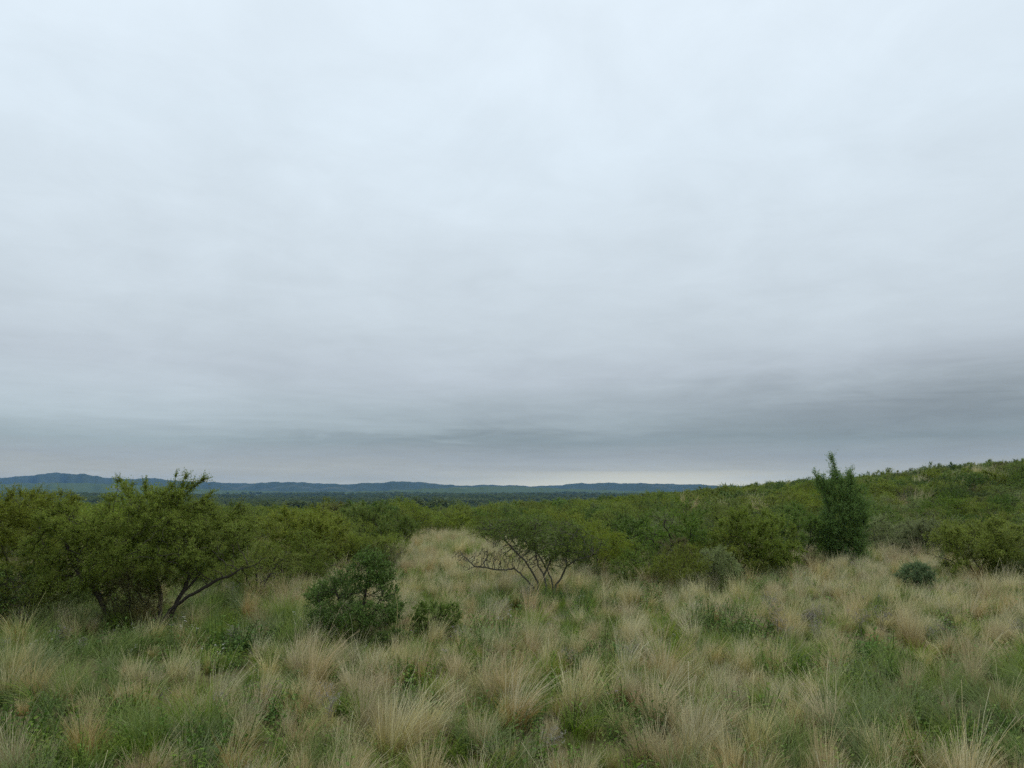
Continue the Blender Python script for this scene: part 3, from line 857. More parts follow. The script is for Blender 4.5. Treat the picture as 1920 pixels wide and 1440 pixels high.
plant('thorn_tree', 'wide flat crowned green thorn tree on a forked dark trunk by the right edge', 'tree', (1832, 1098),
      [[(1832, 1102, 0), (1836, 1075, 0), (1846, 1050, 0), (1860, 1020, 0), (1868, 1000, 0)], [(1834, 1085, 0), (1820, 1060, 0), (1800, 1035, 0), (1785, 1015, 0)],
       [(1838, 1070, 0), (1815, 1030, .3), (1830, 1000, .3)], [(1850, 1045, 0), (1885, 1025, .1), (1900, 1010, .1)], [(1820, 1060, 0), (1790, 1055, -.2), (1765, 1045, -.2)]],
      [(1800, 1008, 55, 24, 0, 1.0), (1860, 1000, 60, 26, .1, 1.1), (1895, 1020, 32, 26, 0, .8), (1770, 1035, 36, 26, -.1, .7), (1850, 1035, 60, 24, -.2, .9), (1785, 1062, 34, 24, -.3, .5), (1866, 1072, 36, 24, .2, .6), (1820, 1078, 40, 18, .6, .6), (1770, 1080, 26, 18, .2, .5)],
      'fresh', n_att=1500, step=0.12, infl=0.9, seed=38, shoot=1.3, fill=1.6, per=9, L=0.070, Wd=0.027, spread=0.05, bare=[(1815, 1072, 0, 34, 26, 2, .9), (1800, 1050, 0, 26, 14, 2, .6)])

plant('blue_bush', 'small blue green bush on a short reddish stem left of the wide flat thorn tree', 'bush', (1714, 1116),
      [[(1714, 1120, 0), (1713, 1100, 0), (1708, 1085, 0), (1700, 1072, 0)], [(1713, 1100, 0), (1724, 1080, 0), (1732, 1066, 0)], [(1713, 1098, 0), (1698, 1088, 0), (1690, 1080, 0)]],
      [(1720, 1072, 30, 18, 0, .5), (1736, 1080, 20, 16, 0, .45), (1704, 1078, 20, 14, 0, .45), (1722, 1086, 28, 14, -.1, .45), (1716, 1064, 20, 12, 0, .4)],
      'blue', n_att=600, step=0.065, infl=0.5, seed=40, clumpy=7, slen=.13, shoot=.8, fill=.6, per=10, L=0.045, Wd=0.022, spread=0.03, bark='redbark', tip=0.004)

plant('bare_bush', 'small bare reddish shrub in front of the tall willow like tree', 'bush', (1524, 1080),
      [[(1524, 1084, 0), (1523, 1068, 0), (1514, 1056, 0), (1506, 1048, 0)], [(1523, 1068, 0), (1536, 1056, 0), (1546, 1050, 0)], [(1523, 1068, 0), (1522, 1055, 0), (1526, 1046, 0)]],
      [(1522, 1052, 30, 12, 0, .5), (1510, 1058, 18, 12, 0, .4), (1540, 1058, 18, 10, 0, .4)], 'brown', n_att=320, step=0.075, infl=0.6, seed=41, fill=.3, slen=.08, shoot=.3, per=2, L=0.035, Wd=0.014, spread=0.02, bark='redbark', tip=0.005, thin=0.012)

plant('bare_bush', 'scraggy grey green bush right behind the tall willow like tree', 'bush', (1672, 1048),
      [[(1672, 1050, 0), (1668, 1015, 0), (1660, 985, 0)], [(1672, 1048, 0), (1690, 1010, .2), (1700, 990, .2)], [(1650, 1045, 0), (1640, 1010, 0), (1636, 985, 0)]],
      [(1660, 990, 34, 26, 0, 1.0), (1695, 1005, 34, 24, 0, 1.0), (1645, 1010, 28, 28, 0, .9)], 'grey', n_att=800, step=0.14, infl=1.0, seed=42, fill=1.2, per=6, L=0.06, Wd=0.024, spread=0.05, bark='greybark', tip=0.006, thin=0.015)

plant('grey_bush', 'pale grey green bush between the tall willow like tree and the wide flat thorn tree', 'bush', (1735, 1052),
      [[(1735, 1055, 0), (1730, 1020, 0), (1722, 990, 0)], [(1735, 1052, 0), (1755, 1015, .2), (1765, 995, .2)], [(1735, 1052, 0), (1708, 1020, 0), (1695, 1000, 0)]],
      [(1725, 995, 44, 24, 0, 1.1), (1755, 1005, 36, 26, 0, 1.0), (1705, 1015, 34, 24, 0, 1.0), (1735, 1030, 44, 20, -.2, 1.0)], 'grey', n_att=1000, step=0.14, infl=1.0, seed=43, fill=1.5, shoot=1.3, per=9, L=0.075, Wd=0.028, spread=0.06, bark='greybark', tip=0.005)

plant('dark_tree', 'dark upright bushy tree standing above the scrub behind the small flat topped tree', 'tree', (1048, 988),
      [[(1048, 990, 0), (1048, 965, 0), (1047, 945, 0)], [(1048, 985, 0), (1056, 962, 0), (1058, 945, 0)], [(1048, 985, 0), (1040, 962, 0), (1038, 945, 0)]],
      [(1048, 948, 17, 13, 0, 1.0), (1048, 965, 19, 14, 0, 1.0), (1056, 955, 11, 14, 0, .7), (1046, 978, 14, 8, 0, .7)],
      'willow', n_att=700, step=0.17, infl=1.2, seed=44, per=10, L=0.13, Wd=0.06, spread=0.07, tip=0.006, thin=0.018)

plant('thorn_tree', 'green thorn tree touching the left side of the tall willow like tree', 'tree', (1500, 1066),
      [[(1500, 1068, 0), (1498, 1030, 0), (1490, 990, 0)], [(1500, 1060, 0), (1515, 1025, 0), (1520, 985, 0)], [(1500, 1060, 0), (1480, 1030, .2), (1470, 1000, .2)]],
      [(1500, 975, 40, 30, 0, 1.2), (1520, 1000, 26, 36, 0, 1.0), (1485, 1000, 34, 34, 0, 1.1)], 'green', n_att=900, step=0.17, infl=1.2, seed=45, per=9, L=0.09, Wd=0.036, spread=0.07, tip=0.005, bare=[(1500, 1045, 0, 50, 20, 3, .8)])

# ---------------------------------------------------------------- prototypes of the scrub further off
def proto_bush(name, leaf, w, h, seed, n_att=520, step=0.20, per=13, L=0.088, Wd=0.034, lobes=7, bark='bark', dens=1.0, spread=0.11, tip=0.008, thin=0.022, low=.06, fill=2600, nsh=420, slen=.30):
    rng = np.random.default_rng(seed)
    limbs, at = [], []
    for k in range(lobes):
        a = k * 6.283 / (lobes - 1) + rng.uniform(-.4, .4)
        rr = w * 0.5 * rng.uniform(.42, .70) if k else 0.0
        R = np.array([w * rng.uniform(.17, .27)] * 2 + [h * rng.uniform(.20, .30)])
        if k == 0: R = R * 1.15
        cz = h * (rng.uniform(.36, .66) if k else rng.uniform(.66, .76))
        c = np.array([math.cos(a) * rr, math.sin(a) * rr, min(cz, h * 1.02 - R[2])])
        limbs.append([np.array([rng.normal(0, .07), rng.normal(0, .07), -.12]), np.array([c[0] * .4, c[1] * .4, c[2] * .45]), c * np.array([.9, .9, .95])])
        at.append(ell(rng, c, R, n_att // lobes, 1.9))
    for k in range(4):                                      # low skirt
        a = rng.uniform(0, 6.283); rr = w * rng.uniform(.12, .33)
        at.append(ell(rng, (math.cos(a) * rr, math.sin(a) * rr, h * .24), (w * .17, w * .17, h * .19), n_att // 10, 1.6))
    at = np.concatenate(at)
    at = at[at[:, 2] > h * low]
    bulk = at[rng.integers(0, len(at), int(fill * dens))] + rng.normal(0, step * .5, (int(fill * dens), 3))
    P, par = colonize(limbs, at, step, step * 1.4, step * 6, rng)
    r = radii(par, tip)
    cf = clump(rng, 3.0)
    lv = spray(P, par, r, rng, M[leaf], thin, per, L, Wd, spread, 0.6, lambda B: cf(B) * dens)
    bulk = bulk[rng.random(len(bulk)) < cf(bulk)]
    n_ = len(bulk)
    lv2 = leaf_quads(bulk, unit(rng.normal(0, .8, (n_, 3)) + np.array([0, 0, .2])), unit(rng.normal(0, .6, (n_, 3)) + np.array([0, 0, .6])), L * rng.uniform(.6, 1.4, n_), Wd * rng.uniform(.6, 1.3, n_), M[leaf], rng)
    o_ = len(lv['v'])
    sh = shoots(P, par, r, rng, M[leaf], M[bark], thin, nsh, slen, L * .9, Wd * .8, slen / 16, lambda B: cf(B) * dens, stem=.004, spread=.025)
    lv = dict(v=np.concatenate([lv['v'], lv2['v']]), q=np.concatenate([lv['q'], lv2['q'] + o_]), mat=M[leaf], rnd=np.concatenate([lv['rnd'], lv2['rnd']]), t=np.concatenate([lv['t'], lv2['t']]))
    wood = tubes(P, par, r, np.ones(len(P), dtype=bool), 4, M[bark])
    if sh: return [wood] + sh[1], [lv] + sh[0]
    return [wood], [lv]

# kind -> list of (wood, crown) arrays at true size; FAR: coarser leaves for the distance
KIND, FAR = {}, {}
def proto(kind, n, *a, **k):
    base = k.pop('seed')
    KIND[kind] = [proto_bush(kind, *a, seed=base + i, **k) for i in range(n)]
proto('thorn', 3, 'acacia', 3.9, 2.7, seed=100)
proto('green', 3, 'green', 3.3, 2.5, seed=120)
proto('dark', 2, 'dark', 2.8, 2.2, seed=140, per=16)
proto('grey', 2, 'grey', 2.8, 2.0, seed=160, L=0.08, Wd=0.028)
proto('bare', 2, 'brown', 2.7, 2.0, seed=180, per=4, bark='greybark', fill=200, nsh=120)
def proto_far(kind, n, leaf, w, h, seed, per=10, **k):
    FAR[kind] = [proto_bush(kind, leaf, w, h, seed + i, n_att=340, step=0.27, per=per, L=0.155, Wd=0.075, spread=0.15, tip=0.012, thin=0.04, fill=200 if kind == 'bare' else 1500, nsh=60 if kind == 'bare' else 260, slen=.40, **k) for i in range(n)]
proto_far('thorn', 3, 'acacia', 3.9, 2.6, 200)
proto_far('green', 2, 'green', 3.3, 2.5, 220)
proto_far('dark', 2, 'dark', 2.8, 2.3, 240)
proto_far('grey', 2, 'grey', 2.8, 2.1, 260)
proto_far('bare', 2, 'brown', 2.8, 2.0, 280, per=7, bark='greybark')

# ---------------------------------------------------------------- stuff: many copies no one would count
def scatter(name, meshes, P, rot, sc, ix):
    pc = bpy.data.collections.new(name)
    for i, me in enumerate(meshes):
        pc.objects.link(bpy.data.objects.new('%s_piece' % name, me))
    me = bpy.data.meshes.new(name)
    n = len(P)
    me.vertices.add(n)
    me.vertices.foreach_set('co', np.asarray(P, dtype=np.float32).ravel())
    for an, ty, dat, key in (('rot', 'FLOAT_VECTOR', rot, 'vector'), ('siz', 'FLOAT_VECTOR', sc, 'vector'), ('pick', 'INT', ix, 'value')):
        a = me.attributes.new(an, ty, 'POINT')
        a.data.foreach_set(key, np.ascontiguousarray(dat, dtype=np.int32 if ty == 'INT' else np.float32).ravel())
    o = link(name, me)
    tag(o, kind='stuff')
    ng = bpy.data.node_groups.new(name, 'GeometryNodeTree')
    ng.interface.new_socket('Geometry', in_out='INPUT', socket_type='NodeSocketGeometry')
    ng.interface.new_socket('Geometry', in_out='OUTPUT', socket_type='NodeSocketGeometry')
    gi = ng.nodes.new('NodeGroupInput'); go = ng.nodes.new('NodeGroupOutput')
    ci = ng.nodes.new('GeometryNodeCollectionInfo')
    ci.inputs['Collection'].default_value = pc
    ci.inputs['Separate Children'].default_value = True
    ci.inputs['Reset Children'].default_value = True
    iop = ng.nodes.new('GeometryNodeInstanceOnPoints')
    iop.inputs['Pick Instance'].default_value = True
    def attr(nm, ty):
        a = ng.nodes.new('GeometryNodeInputNamedAttribute')
        a.data_type = ty
        a.inputs['Name'].default_value = nm
        return a.outputs['Attribute']
    er = ng.nodes.new('FunctionNodeEulerToRotation')
    ng.links.new(attr('rot', 'FLOAT_VECTOR'), er.inputs[0])
    ng.links.new(gi.outputs[0], iop.inputs['Points'])
    ng.links.new(ci.outputs[0], iop.inputs['Instance'])
    ng.links.new(attr('pick', 'INT'), iop.inputs['Instance Index'])
    ng.links.new(er.outputs[0], iop.inputs['Rotation'])
    ng.links.new(attr('siz', 'FLOAT_VECTOR'), iop.inputs['Scale'])
    ng.links.new(iop.outputs[0], go.inputs[0])
    md = o.modifiers.new('copies', 'NODES')
    md.node_group = ng
    return o

# ---------------------------------------------------------------- where the scrub begins
CLR_PX = [-400, 0, 200, 450, 470, 500, 620, 720, 770, 800, 890, 930, 1000, 1050, 1100, 1180, 1250, 1350, 1450, 1560, 1650, 1760, 1930, 2400]
CLR_Y = [15, 16, 16.5, 19, 20.5, 21, 23, 27, 45, 60, 57, 37, 31, 26.5, 24.5, 23, 22, 21.5, 23.5, 27.5, 30, 25, 24, 22]

def lattice_noise(x, y, seed, s):
    r = np.random.default_rng(seed)
    v = np.zeros_like(x)
    for f, a in ((1, 1.0), (2.1, .6), (4.3, .35)):
        t = r.uniform(0, 6.28); k = f / s
        v += a * np.sin((x * math.cos(t) + y * math.sin(t)) * k + r.uniform(0, 6.28)) * np.sin((-x * math.sin(t) + y * math.cos(t)) * k * 1.13 + r.uniform(0, 6.28))
    return v

cell = 2.3
X, Y = np.meshgrid(np.arange(-190, 190, cell), np.arange(14, 262, cell))
X = X.ravel() + RNG.uniform(-.9, .9, X.size); Y = Y.ravel() + RNG.uniform(-.9, .9, Y.size)
PX = 960 + F * X / Y
D = np.interp(PX, RID_PX, RID_D)
ok = (np.abs(PX - 960) < 1180) & (Y > np.interp(PX, CLR_PX, CLR_Y) + 0.8) & (Y < D + 14)
open_n = lattice_noise(X, Y, 4, 16.0)
thin_p = np.where(open_n > 0.75, 0.22, np.where(Y < 70, 0.74, 0.88))
thin_p = np.where((PX > 1250) & (Y > 70) & (lattice_noise(X, Y, 9, 9.0) > 0.80 - .25 * ((PX > 1720) & (Y > 95) & (Y < 160))), 0.12, thin_p)    # grassy openings high on the hill
ok &= RNG.random(len(X)) < thin_p
X, Y, PX = X[ok], Y[ok], PX[ok]
fy0 = RNG.uniform(-.25, 1.0, 260) ** 1 * 3.2
fpx = RNG.uniform(-60, 1990, 260)
fY = np.interp(fpx, CLR_PX, CLR_Y) - 1.6 + fy0
fX = (fpx - 960) / F * fY
fk = (RNG.random(260) < .36) & ~((fpx > 740) & (fpx < 1010)) & ~((fpx > 60) & (fpx < 470)) & ~((fpx > 1530) & (fpx < 1650)) & ~((fpx > 1680) & (fpx < 1780))
fringe = np.concatenate([np.zeros(len(X), dtype=bool), np.ones(int(fk.sum()), dtype=bool)])
edge = np.array([on_ground(*p_) for p_ in ((768, 1022), (738, 1052), (908, 1014), (782, 1004), (845, 998), (925, 1030), (722, 1078), (880, 1006), (800, 1012))])
fringe = np.concatenate([fringe, np.ones(len(edge), dtype=bool)])
X = np.concatenate([X, fX[fk], edge[:, 0]]); Y = np.concatenate([Y, fY[fk], edge[:, 1]]); PX = np.concatenate([PX, fpx[fk], 960 + F * edge[:, 0] / edge[:, 1]])
ok = np.ones(len(X), dtype=bool)
# keep clear of the trees already standing
hand = [o.location for o in COL.objects if o.type == 'EMPTY']
for h in hand:
    ok &= np.hypot(X - h.x, Y - h.y) > (1.05 if h.y > 20 else 1.0)
X, Y, PX, fringe = X[ok], Y[ok], PX[ok], fringe[ok]
Z = ground_z(X, Y)
mixn = lattice_noise(X, Y, 6, 22.0)
u = RNG.random(len(X))
kinds = np.array(['thorn', 'green', 'dark', 'grey', 'bare'])
pk = np.where(mixn[:, None] > 0.3, [[.28, .22, .16, .24, .10]], [[.44, .24, .14, .08, .10]])
pk = np.where((mixn < -0.7)[:, None], [[.62, .20, .05, .03, .10]], pk)
pk = np.where((PX > 1350)[:, None] & (Y > 45)[:, None], [[.34, .20, .20, .13, .13]], pk)
pk = np.where((PX < 760)[:, None] & (Y < 40)[:, None], [[.75, .15, .05, .0, .05]], pk)
ki = (u[:, None] > np.cumsum(pk, 1)).sum(1)
ki = np.minimum(ki, 4)
sc0 = RNG.uniform(0.48, 1.08, len(X)) * np.where(RNG.random(len(X)) < 0.07, 1.35, 1.0)
sc0 *= np.where(Y > 90, 1.0, 0.92)
sc0 = np.where(Y < 62, np.clip(sc0, .42, 1.12) * .90, sc0)
sc0 = np.where(fringe, RNG.uniform(.26, .62, len(X)), sc0)
sc0 *= np.where((PX < 700) & (Y < 30), 1.12, 1.0)          # the left thicket stands a little taller
rz = RNG.uniform(0, 6.283, len(X))
order = np.argsort(Y / sc0)
infr = np.abs(PX - 960) < 990
single = np.zeros(len(X), dtype=bool)
single[[i for i in order if infr[i]][:270]] = True

LOOK = dict(thorn=('thorn_bush', 'olive green thorn bush', 'bush'), green=('green_bush', 'leafy mid green bush', 'bush'), dark=('dark_bush', 'dark green dense bush', 'bush'),
            grey=('grey_bush', 'grey green soft bush', 'bush'), bare=('bare_bush', 'brown half bare twiggy bush', 'bush'))
MARKS = [(300, 14.5, 'the big thorn tree'), (40, 17, 'the left edge thorn tree'), (1015, 19, 'the small flat topped tree'), (660, 14, 'the dark rounded bush'),
         (815, 13.3, 'the straggly thorn bush'), (572, 22, 'the yellow green thorn tree'), (738, 31, 'the flat leaning thorn tree'), (1582, 26, 'the tall willow like tree'),
         (1415, 22, 'the broad round thorn tree'), (1340, 19.5, 'the grey green mound'), (1850, 21, 'the wide flat thorn tree'), (1714, 19, 'the small blue green bush'),
         (1048, 45, 'the dark upright tree'), (1195, 25, 'the dark bush'), (1262, 21, 'the twiggy brown bush'), (740, 12, 'the low dark bush')]
def whereabouts(px, y):
    """where a plant stands, told from the nearest plant one can find"""
    near = [m_ for m_ in MARKS if 0.45 < y / m_[1] < 5] or MARKS
    mx_, my_, nm_ = min(near, key=lambda m_: abs(m_[0] - px) / 60.0 + abs(math.log(y / m_[1])) * 2.2)
    side = '' if abs(px - mx_) < 28 else ('left of' if px < mx_ else 'right of')
    far = '' if abs(y - my_) < 1.2 else ('far behind' if y > my_ * 2.2 else 'behind' if y > my_ else 'in front of')
    if far == 'in front of' and side: return 'in front, %s %s' % (side, nm_)
    if far and side: return '%s and %s %s' % (far, side, nm_)
    return '%s %s' % (far or side or 'beside', nm_)
def size_word(s_):
    return 'low ' if s_ < .55 else 'tall ' if s_ > .95 else ''
meshes = {}
for kd in KIND:
    meshes[kd] = [(mesh_np('trunk', w_, smooth=True), mesh_np('crown', c_)) for w_, c_ in KIND[kd]]
firsts = {}
for i in np.where(single)[0]:
    kd = kinds[ki[i]]
    nm, look, cat = LOOK[kd]
    v = int(RNG.integers(len(meshes[kd])))
    if (kd, v) not in firsts:
        root = bpy.data.objects.new(nm, None); COL.objects.link(root)
        link('trunk', meshes[kd][v][0], root); link('crown', meshes[kd][v][1], root)
        firsts[(kd, v)] = root
    else:
        src = firsts[(kd, v)]
        root = src.copy(); COL.objects.link(root)
        for ch in src.children:
            c = ch.copy(); COL.objects.link(c); c.parent = root
    s = float(sc0[i])
    root.location = (X[i], Y[i], Z[i])
    root.rotation_euler = (0, 0, rz[i])
    root.scale = (s * RNG.uniform(.9, 1.15), s * RNG.uniform(.9, 1.15), s * RNG.uniform(.85, 1.1))
    wh = whereabouts(PX[i], Y[i])
    tag(root, '%s%s %s' % (size_word(s), look, wh), cat, 'bushes ' + wh)
rest = ~single
for kd_i, kd in enumerate(kinds):
  for close in (True, False):
    b = rest & (ki == kd_i) & ((Y < 62) == close)
    n = int(b.sum())
    if n == 0: continue
    fm = [mesh_np('scrub', w_ + c_) for w_, c_ in (KIND if close else FAR)[kd]]
    s = sc0[b]
    scatter('scrub', fm, np.stack([X[b], Y[b], Z[b]], -1), np.stack([np.zeros(n), np.zeros(n), rz[b]], -1),
            np.stack([s * RNG.uniform(.9, 1.2, n), s * RNG.uniform(.9, 1.2, n), s * RNG.uniform(.8, 1.1, n)], -1), RNG.integers(0, len(fm), n))

# ---------------------------------------------------------------- the woods on the plain
fr = []
for k in range(4):
    rng = np.random.default_rng(300 + k)
    n = 420
    c = ell(rng, (0, 0, 4.6), (3.6, 3.6, 3.4), n, 2.6)
    c[:, 2] += 0.5 * np.sin(c[:, 0] * 1.7 + k) * np.cos(c[:, 1] * 1.5)
    Dv = unit(rng.normal(0, 1, (n, 3))); Nn = unit(unit(c - np.array([0, 0, 4.0])) + rng.normal(0, .5, (n, 3)))
    lv = leaf_quads(c, Dv, Nn, rng.uniform(.9, 1.7, n), rng.uniform(.6, 1.1, n), M['forest'], rng)
    Pt = np.array([[0, 0, -.5], [0.05, 0, 1.5], [0, .1, 3.0], [0.1, 0, 5.5]]); pt = np.array([-1, 0, 1, 2])
    fr.append(mesh_np('forest_tree', [tubes(Pt, pt, np.array([.25, .2, .16, .08]), np.ones(4, dtype=bool), 5, M['bark']), lv]))
nf = 26000
yy = 560 * (4300 / 560.0) ** RNG.random(nf)
uu = RNG.uniform(-.80, .30, nf)
xx = uu * yy
keepf = lattice_noise(xx, yy, 31, 150.0) + .5 * lattice_noise(xx, yy, 32, 60.0) > -.75
xx, yy = xx[keepf], yy[keepf]
n = len(xx)
s = RNG.uniform(.6, 1.35, n) * (1 + 0.25 * np.clip(lattice_noise(xx, yy, 33, 260.0), -1, 1))
s *= np.where(yy > 2200, 1.35, 1.0)
s *= np.where((np.abs(xx / yy + .085) < .06) & (yy > 1300) & (yy < 2100), 1.45, 1.0)   # a taller grove out on the plain
scatter('woods', fr, np.stack([xx, yy, ground_z(xx, yy)], -1), np.stack([np.zeros(n), np.zeros(n), RNG.uniform(0, 6.28, n)], -1),
        np.stack([s * 1.25, s * 1.25, s], -1), RNG.integers(0, 4, n))

# ---------------------------------------------------------------- grasses and herbs
def blades(rng, n, R0, L, Lsd, lean, leansd, droop, w, mat, wind=(0, 0), segs=4, wtip=0.25, tmin=0.0):
    """A tuft: n ribbon blades from a base of radius R0 that lean outwards and bow over, more so downwind."""
    a = rng.uniform(0, 6.283, n)
    rr = R0 * np.sqrt(rng.random(n))
    B = np.stack([rr * np.cos(a), rr * np.sin(a), np.full(n, -.02)], -1)
    a2 = a + rng.normal(0, .7, n)
    out = np.stack([np.cos(a2), np.sin(a2), np.zeros(n)], -1)
    Ln = np.clip(rng.normal(L, Lsd, n), L * .35, L * 1.7)
    le = np.clip(rng.normal(lean, leansd, n), 0.02, 1.4)
    dr = np.clip(rng.normal(droop, droop * .4, n), 0, 1.6)
    wv = np.array([wind[0], wind[1], 0])[None, :] * rng.uniform(.6, 1.4, n)[:, None]
    s = np.linspace(0, 1, segs + 1)
    pts = []
    P = B.copy()
    pts.append(P.copy())
    ds = 1.0 / segs
    for k in range(segs):
        sm = (s[k] + s[k + 1]) / 2
        th = le * (0.5 + 0.5 * sm) + dr * sm ** 1.6
        d = out * np.sin(th)[:, None] + np.array([0, 0, 1.0]) * np.cos(th)[:, None] + wv * (sm ** 1.3)
        d = unit(d + rng.normal(0, .05, (n, 3)))
        P = P + d * (Ln * ds)[:, None]
        pts.append(P.copy())
    pts = np.stack(pts, 1)                                  # n, segs+1, 3
    side = unit(np.cross(pts[:, -1] - pts[:, 0], rng.normal(0, 1, (n, 3))))
    wd = (w * rng.uniform(.6, 1.3, n))[:, None] * (1 - (1 - wtip) * s ** 1.4)[None, :]
    V = np.stack([pts - side[:, None, :] * wd[:, :, None] / 2, pts + side[:, None, :] * wd[:, :, None] / 2], 2)   # n, segs+1, 2, 3
    m_ = segs + 1
    base = (np.arange(n) * m_ * 2)[:, None] + (np.arange(segs) * 2)[None, :]
    Q = np.stack([base, base + 1, base + 3, base + 2], -1).reshape(-1, 4)
    t = np.tile(np.repeat(tmin + (1 - tmin) * s, 2), n)
    return dict(v=V.reshape(-1, 3), q=Q, mat=mat, rnd=np.repeat(rng.random(n), m_ * 2), t=t)

def herb(rng, stems, H, R0, mat, leafL, leafW, gap=0.035, lean=.3, flower=None):
    B, Dv, Nn, L, Wd = [], [], [], [], []
    st, fl = [], []
    for k in range(stems):
        a = rng.uniform(0, 6.283); rr = R0 * math.sqrt(rng.random())
        b = np.array([rr * math.cos(a), rr * math.sin(a), -.02])
        h = H * rng.uniform(.6, 1.15)
        d = unit(np.array([math.cos(a) * lean * rng.uniform(.3, 1.2), math.sin(a) * lean * rng.uniform(.3, 1.2), 1.0]))
        nl = int(h / gap)
        tipp = b + d * h
        st.append((b, tipp))
        ph = rng.uniform(0, 6.28)
        for i in range(nl):
            f = (i + .5) / nl
            if f < .15: continue
            c = b + d * h * f
            p = ph + i * 2.4
            o = np.array([math.cos(p), math.sin(p), rng.uniform(.15, .75)])
            B.append(c); Dv.append(unit(o)); Nn.append(unit(np.array([-o[0] * .3, -o[1] * .3, 1.0]) + rng.normal(0, .25, 3)))
            k2 = (1.15 - .55 * f) * rng.uniform(.7, 1.25)
            L.append(leafL * k2); Wd.append(leafW * k2)
        if flower and rng.random() < .55:
            for j in range(7):
                p = j * .9
                B2 = tipp + rng.normal(0, .008, 3)
                fl.append((B2, unit(np.array([math.cos(p), math.sin(p), .5])), unit(np.array([0, 0, 1.0]) + rng.normal(0, .3, 3))))
    lv = leaf_quads(np.array(B), np.array(Dv), np.array(Nn), np.array(L), np.array(Wd), mat, rng)
    P, par = [], []
    for b, e in st:
        P += [b, (b + e) / 2 + rng.normal(0, .01, 3), e]; k = len(P); par += [-1, k - 3, k - 2]
    stm = tubes(np.array(P), np.array(par), np.tile([.004, .003, .002], len(st)), np.ones(len(P), dtype=bool), 3, M['herbdark'])
    out = [stm, lv]
    if fl:
        out.append(leaf_quads(np.array([f[0] for f in fl]), np.array([f[1] for f in fl]), np.array([f[2] for f in fl]), np.full(len(fl), .014), np.full(len(fl), .009), M[flower], rng))
    return out

def dry_weed(rng, H):
    limbs = [[np.array([0, 0, -.03]), np.array([rng.normal(0, .03), rng.normal(0, .03), H * .45]), np.array([rng.normal(0, .06), rng.normal(0, .06), H * .75])] for _ in range(3)]
    at = ell(rng, (0, 0, H * .68), (H * .42, H * .42, H * .34), 150, 1.2)
    P, par = colonize(limbs, at, .035, .05, .35, rng)
    r = radii(par, .0016)
    d = tubes(P, par, r, np.ones(len(P), dtype=bool), 3, M['dry'])
    d['rnd'] = rng.random(len(d['v'])); d['t'] = np.clip(d['v'][:, 2] / H, 0, 1)
    tips = np.where(r < .0017)[0]
    i = np.repeat(tips, 3)
    hd = leaf_quads(P[i] + rng.normal(0, .008, (len(i), 3)), unit(rng.normal(0, 1, (len(i), 3)) + np.array([0, 0, .6])), unit(rng.normal(0, 1, (len(i), 3))), np.full(len(i), .016), np.full(len(i), .008), M['dry'], rng)
    hd['t'] = np.full(len(hd['v']), .9)
    return [d, hd]

def straw_tuft(seed, n=150, na=140, L=.40, wind=(.25, 0), lean=.32, w=.0050):
    rng = np.random.default_rng(seed)
    b = blades(rng, n, .10, L, L * .22, lean, .25, .55, w, M['straw'], wind=(wind[0] * .6, wind[1] * .6))
    s = blades(rng, na, .08, L * 1.28, L * .24, lean * .62, .16, .45, w * .72, M['awn'], wind=wind, tmin=.15, wtip=.5, segs=5)
    k = blades(rng, 9, .10, L * 1.75, L * .3, .22, .15, .35, w * .8, M['awn'], wind=(wind[0] * .8, wind[1]), tmin=.3, wtip=.7, segs=5)
    z = blades(rng, 40, .13, L * .55, L * .2, 1.0, .3, .8, w, M['straw'], wind=(0, 0))
    return [b, z], [s, k]

straw = [straw_tuft(500, wind=(.40, .05)), straw_tuft(501, wind=(.22, -.1), L=.34), straw_tuft(502, wind=(.55, .1), n=190, na=180, L=.46), straw_tuft(503, wind=(.1, 0), L=.36, n=140),
         straw_tuft(504, wind=(.7, 0), L=.42, lean=.4), straw_tuft(505, wind=(-.25, .1), L=.40), straw_tuft(506, wind=(.3, 0), L=.30, n=110, na=110), straw_tuft(507, wind=(.45, -.2), L=.50, n=150, na=110, lean=.22),
         straw_tuft(508, wind=(.9, .1), L=.34, n=120, na=70, lean=.6), straw_tuft(509, wind=(.2, .3), L=.28, n=90, na=40, lean=.7), straw_tuft(510, wind=(.35, .2), L=.44, n=80, na=120, lean=.18), straw_tuft(511, wind=(-.5, 0), L=.36, n=120, na=60, lean=.5)]
def green_tuft(seed, mat, L, n, lean=.45, w=.006, wind=(.2, 0), droop=.6):
    rng = np.random.default_rng(seed)
    return [blades(rng, n, .13, L, L * .25, lean, .3, droop, w, M[mat], wind=wind)]
greens = [green_tuft(520, 'grass', .26, 150), green_tuft(521, 'grass', .32, 170, wind=(.35, 0)), green_tuft(522, 'grass', .20, 150, lean=.6), green_tuft(523, 'greygrass', .36, 150, w=.005, wind=(.35, 0)),
          green_tuft(524, 'greygrass', .30, 150, w=.005, lean=.5), green_tuft(525, 'grass', .38, 120, w=.0055, wind=(.5, 0), droop=.9)]
longs = [green_tuft(530, 'greygrass', .48, 120, lean=.3, w=.005, wind=(.55, 0), droop=.8), green_tuft(531, 'greygrass', .42, 120, lean=.35, w=.005, wind=(-.45, .1), droop=.8), green_tuft(532, 'grass', .44, 120, lean=.3, w=.005, wind=(-.3, 0), droop=.7)]
herbs = [herb(np.random.default_rng(540), 12, .28, .16, M['herb'], .055, .030), herb(np.random.default_rng(541), 11, .32, .16, M['herbdark'], .065, .034, lean=.5), herb(np.random.default_rng(542), 20, .20, .20, M['herb'], .042, .026, gap=.024, lean=.5),
         herb(np.random.default_rng(543), 12, .26, .16, M['herb'], .06, .018, lean=.5), herb(np.random.default_rng(544), 8, .34, .12, M['herbdark'], .045, .022, flower='petal'), herb(np.random.default_rng(545), 7, .30, .10, M['herb'], .05, .014, flower='purple')]
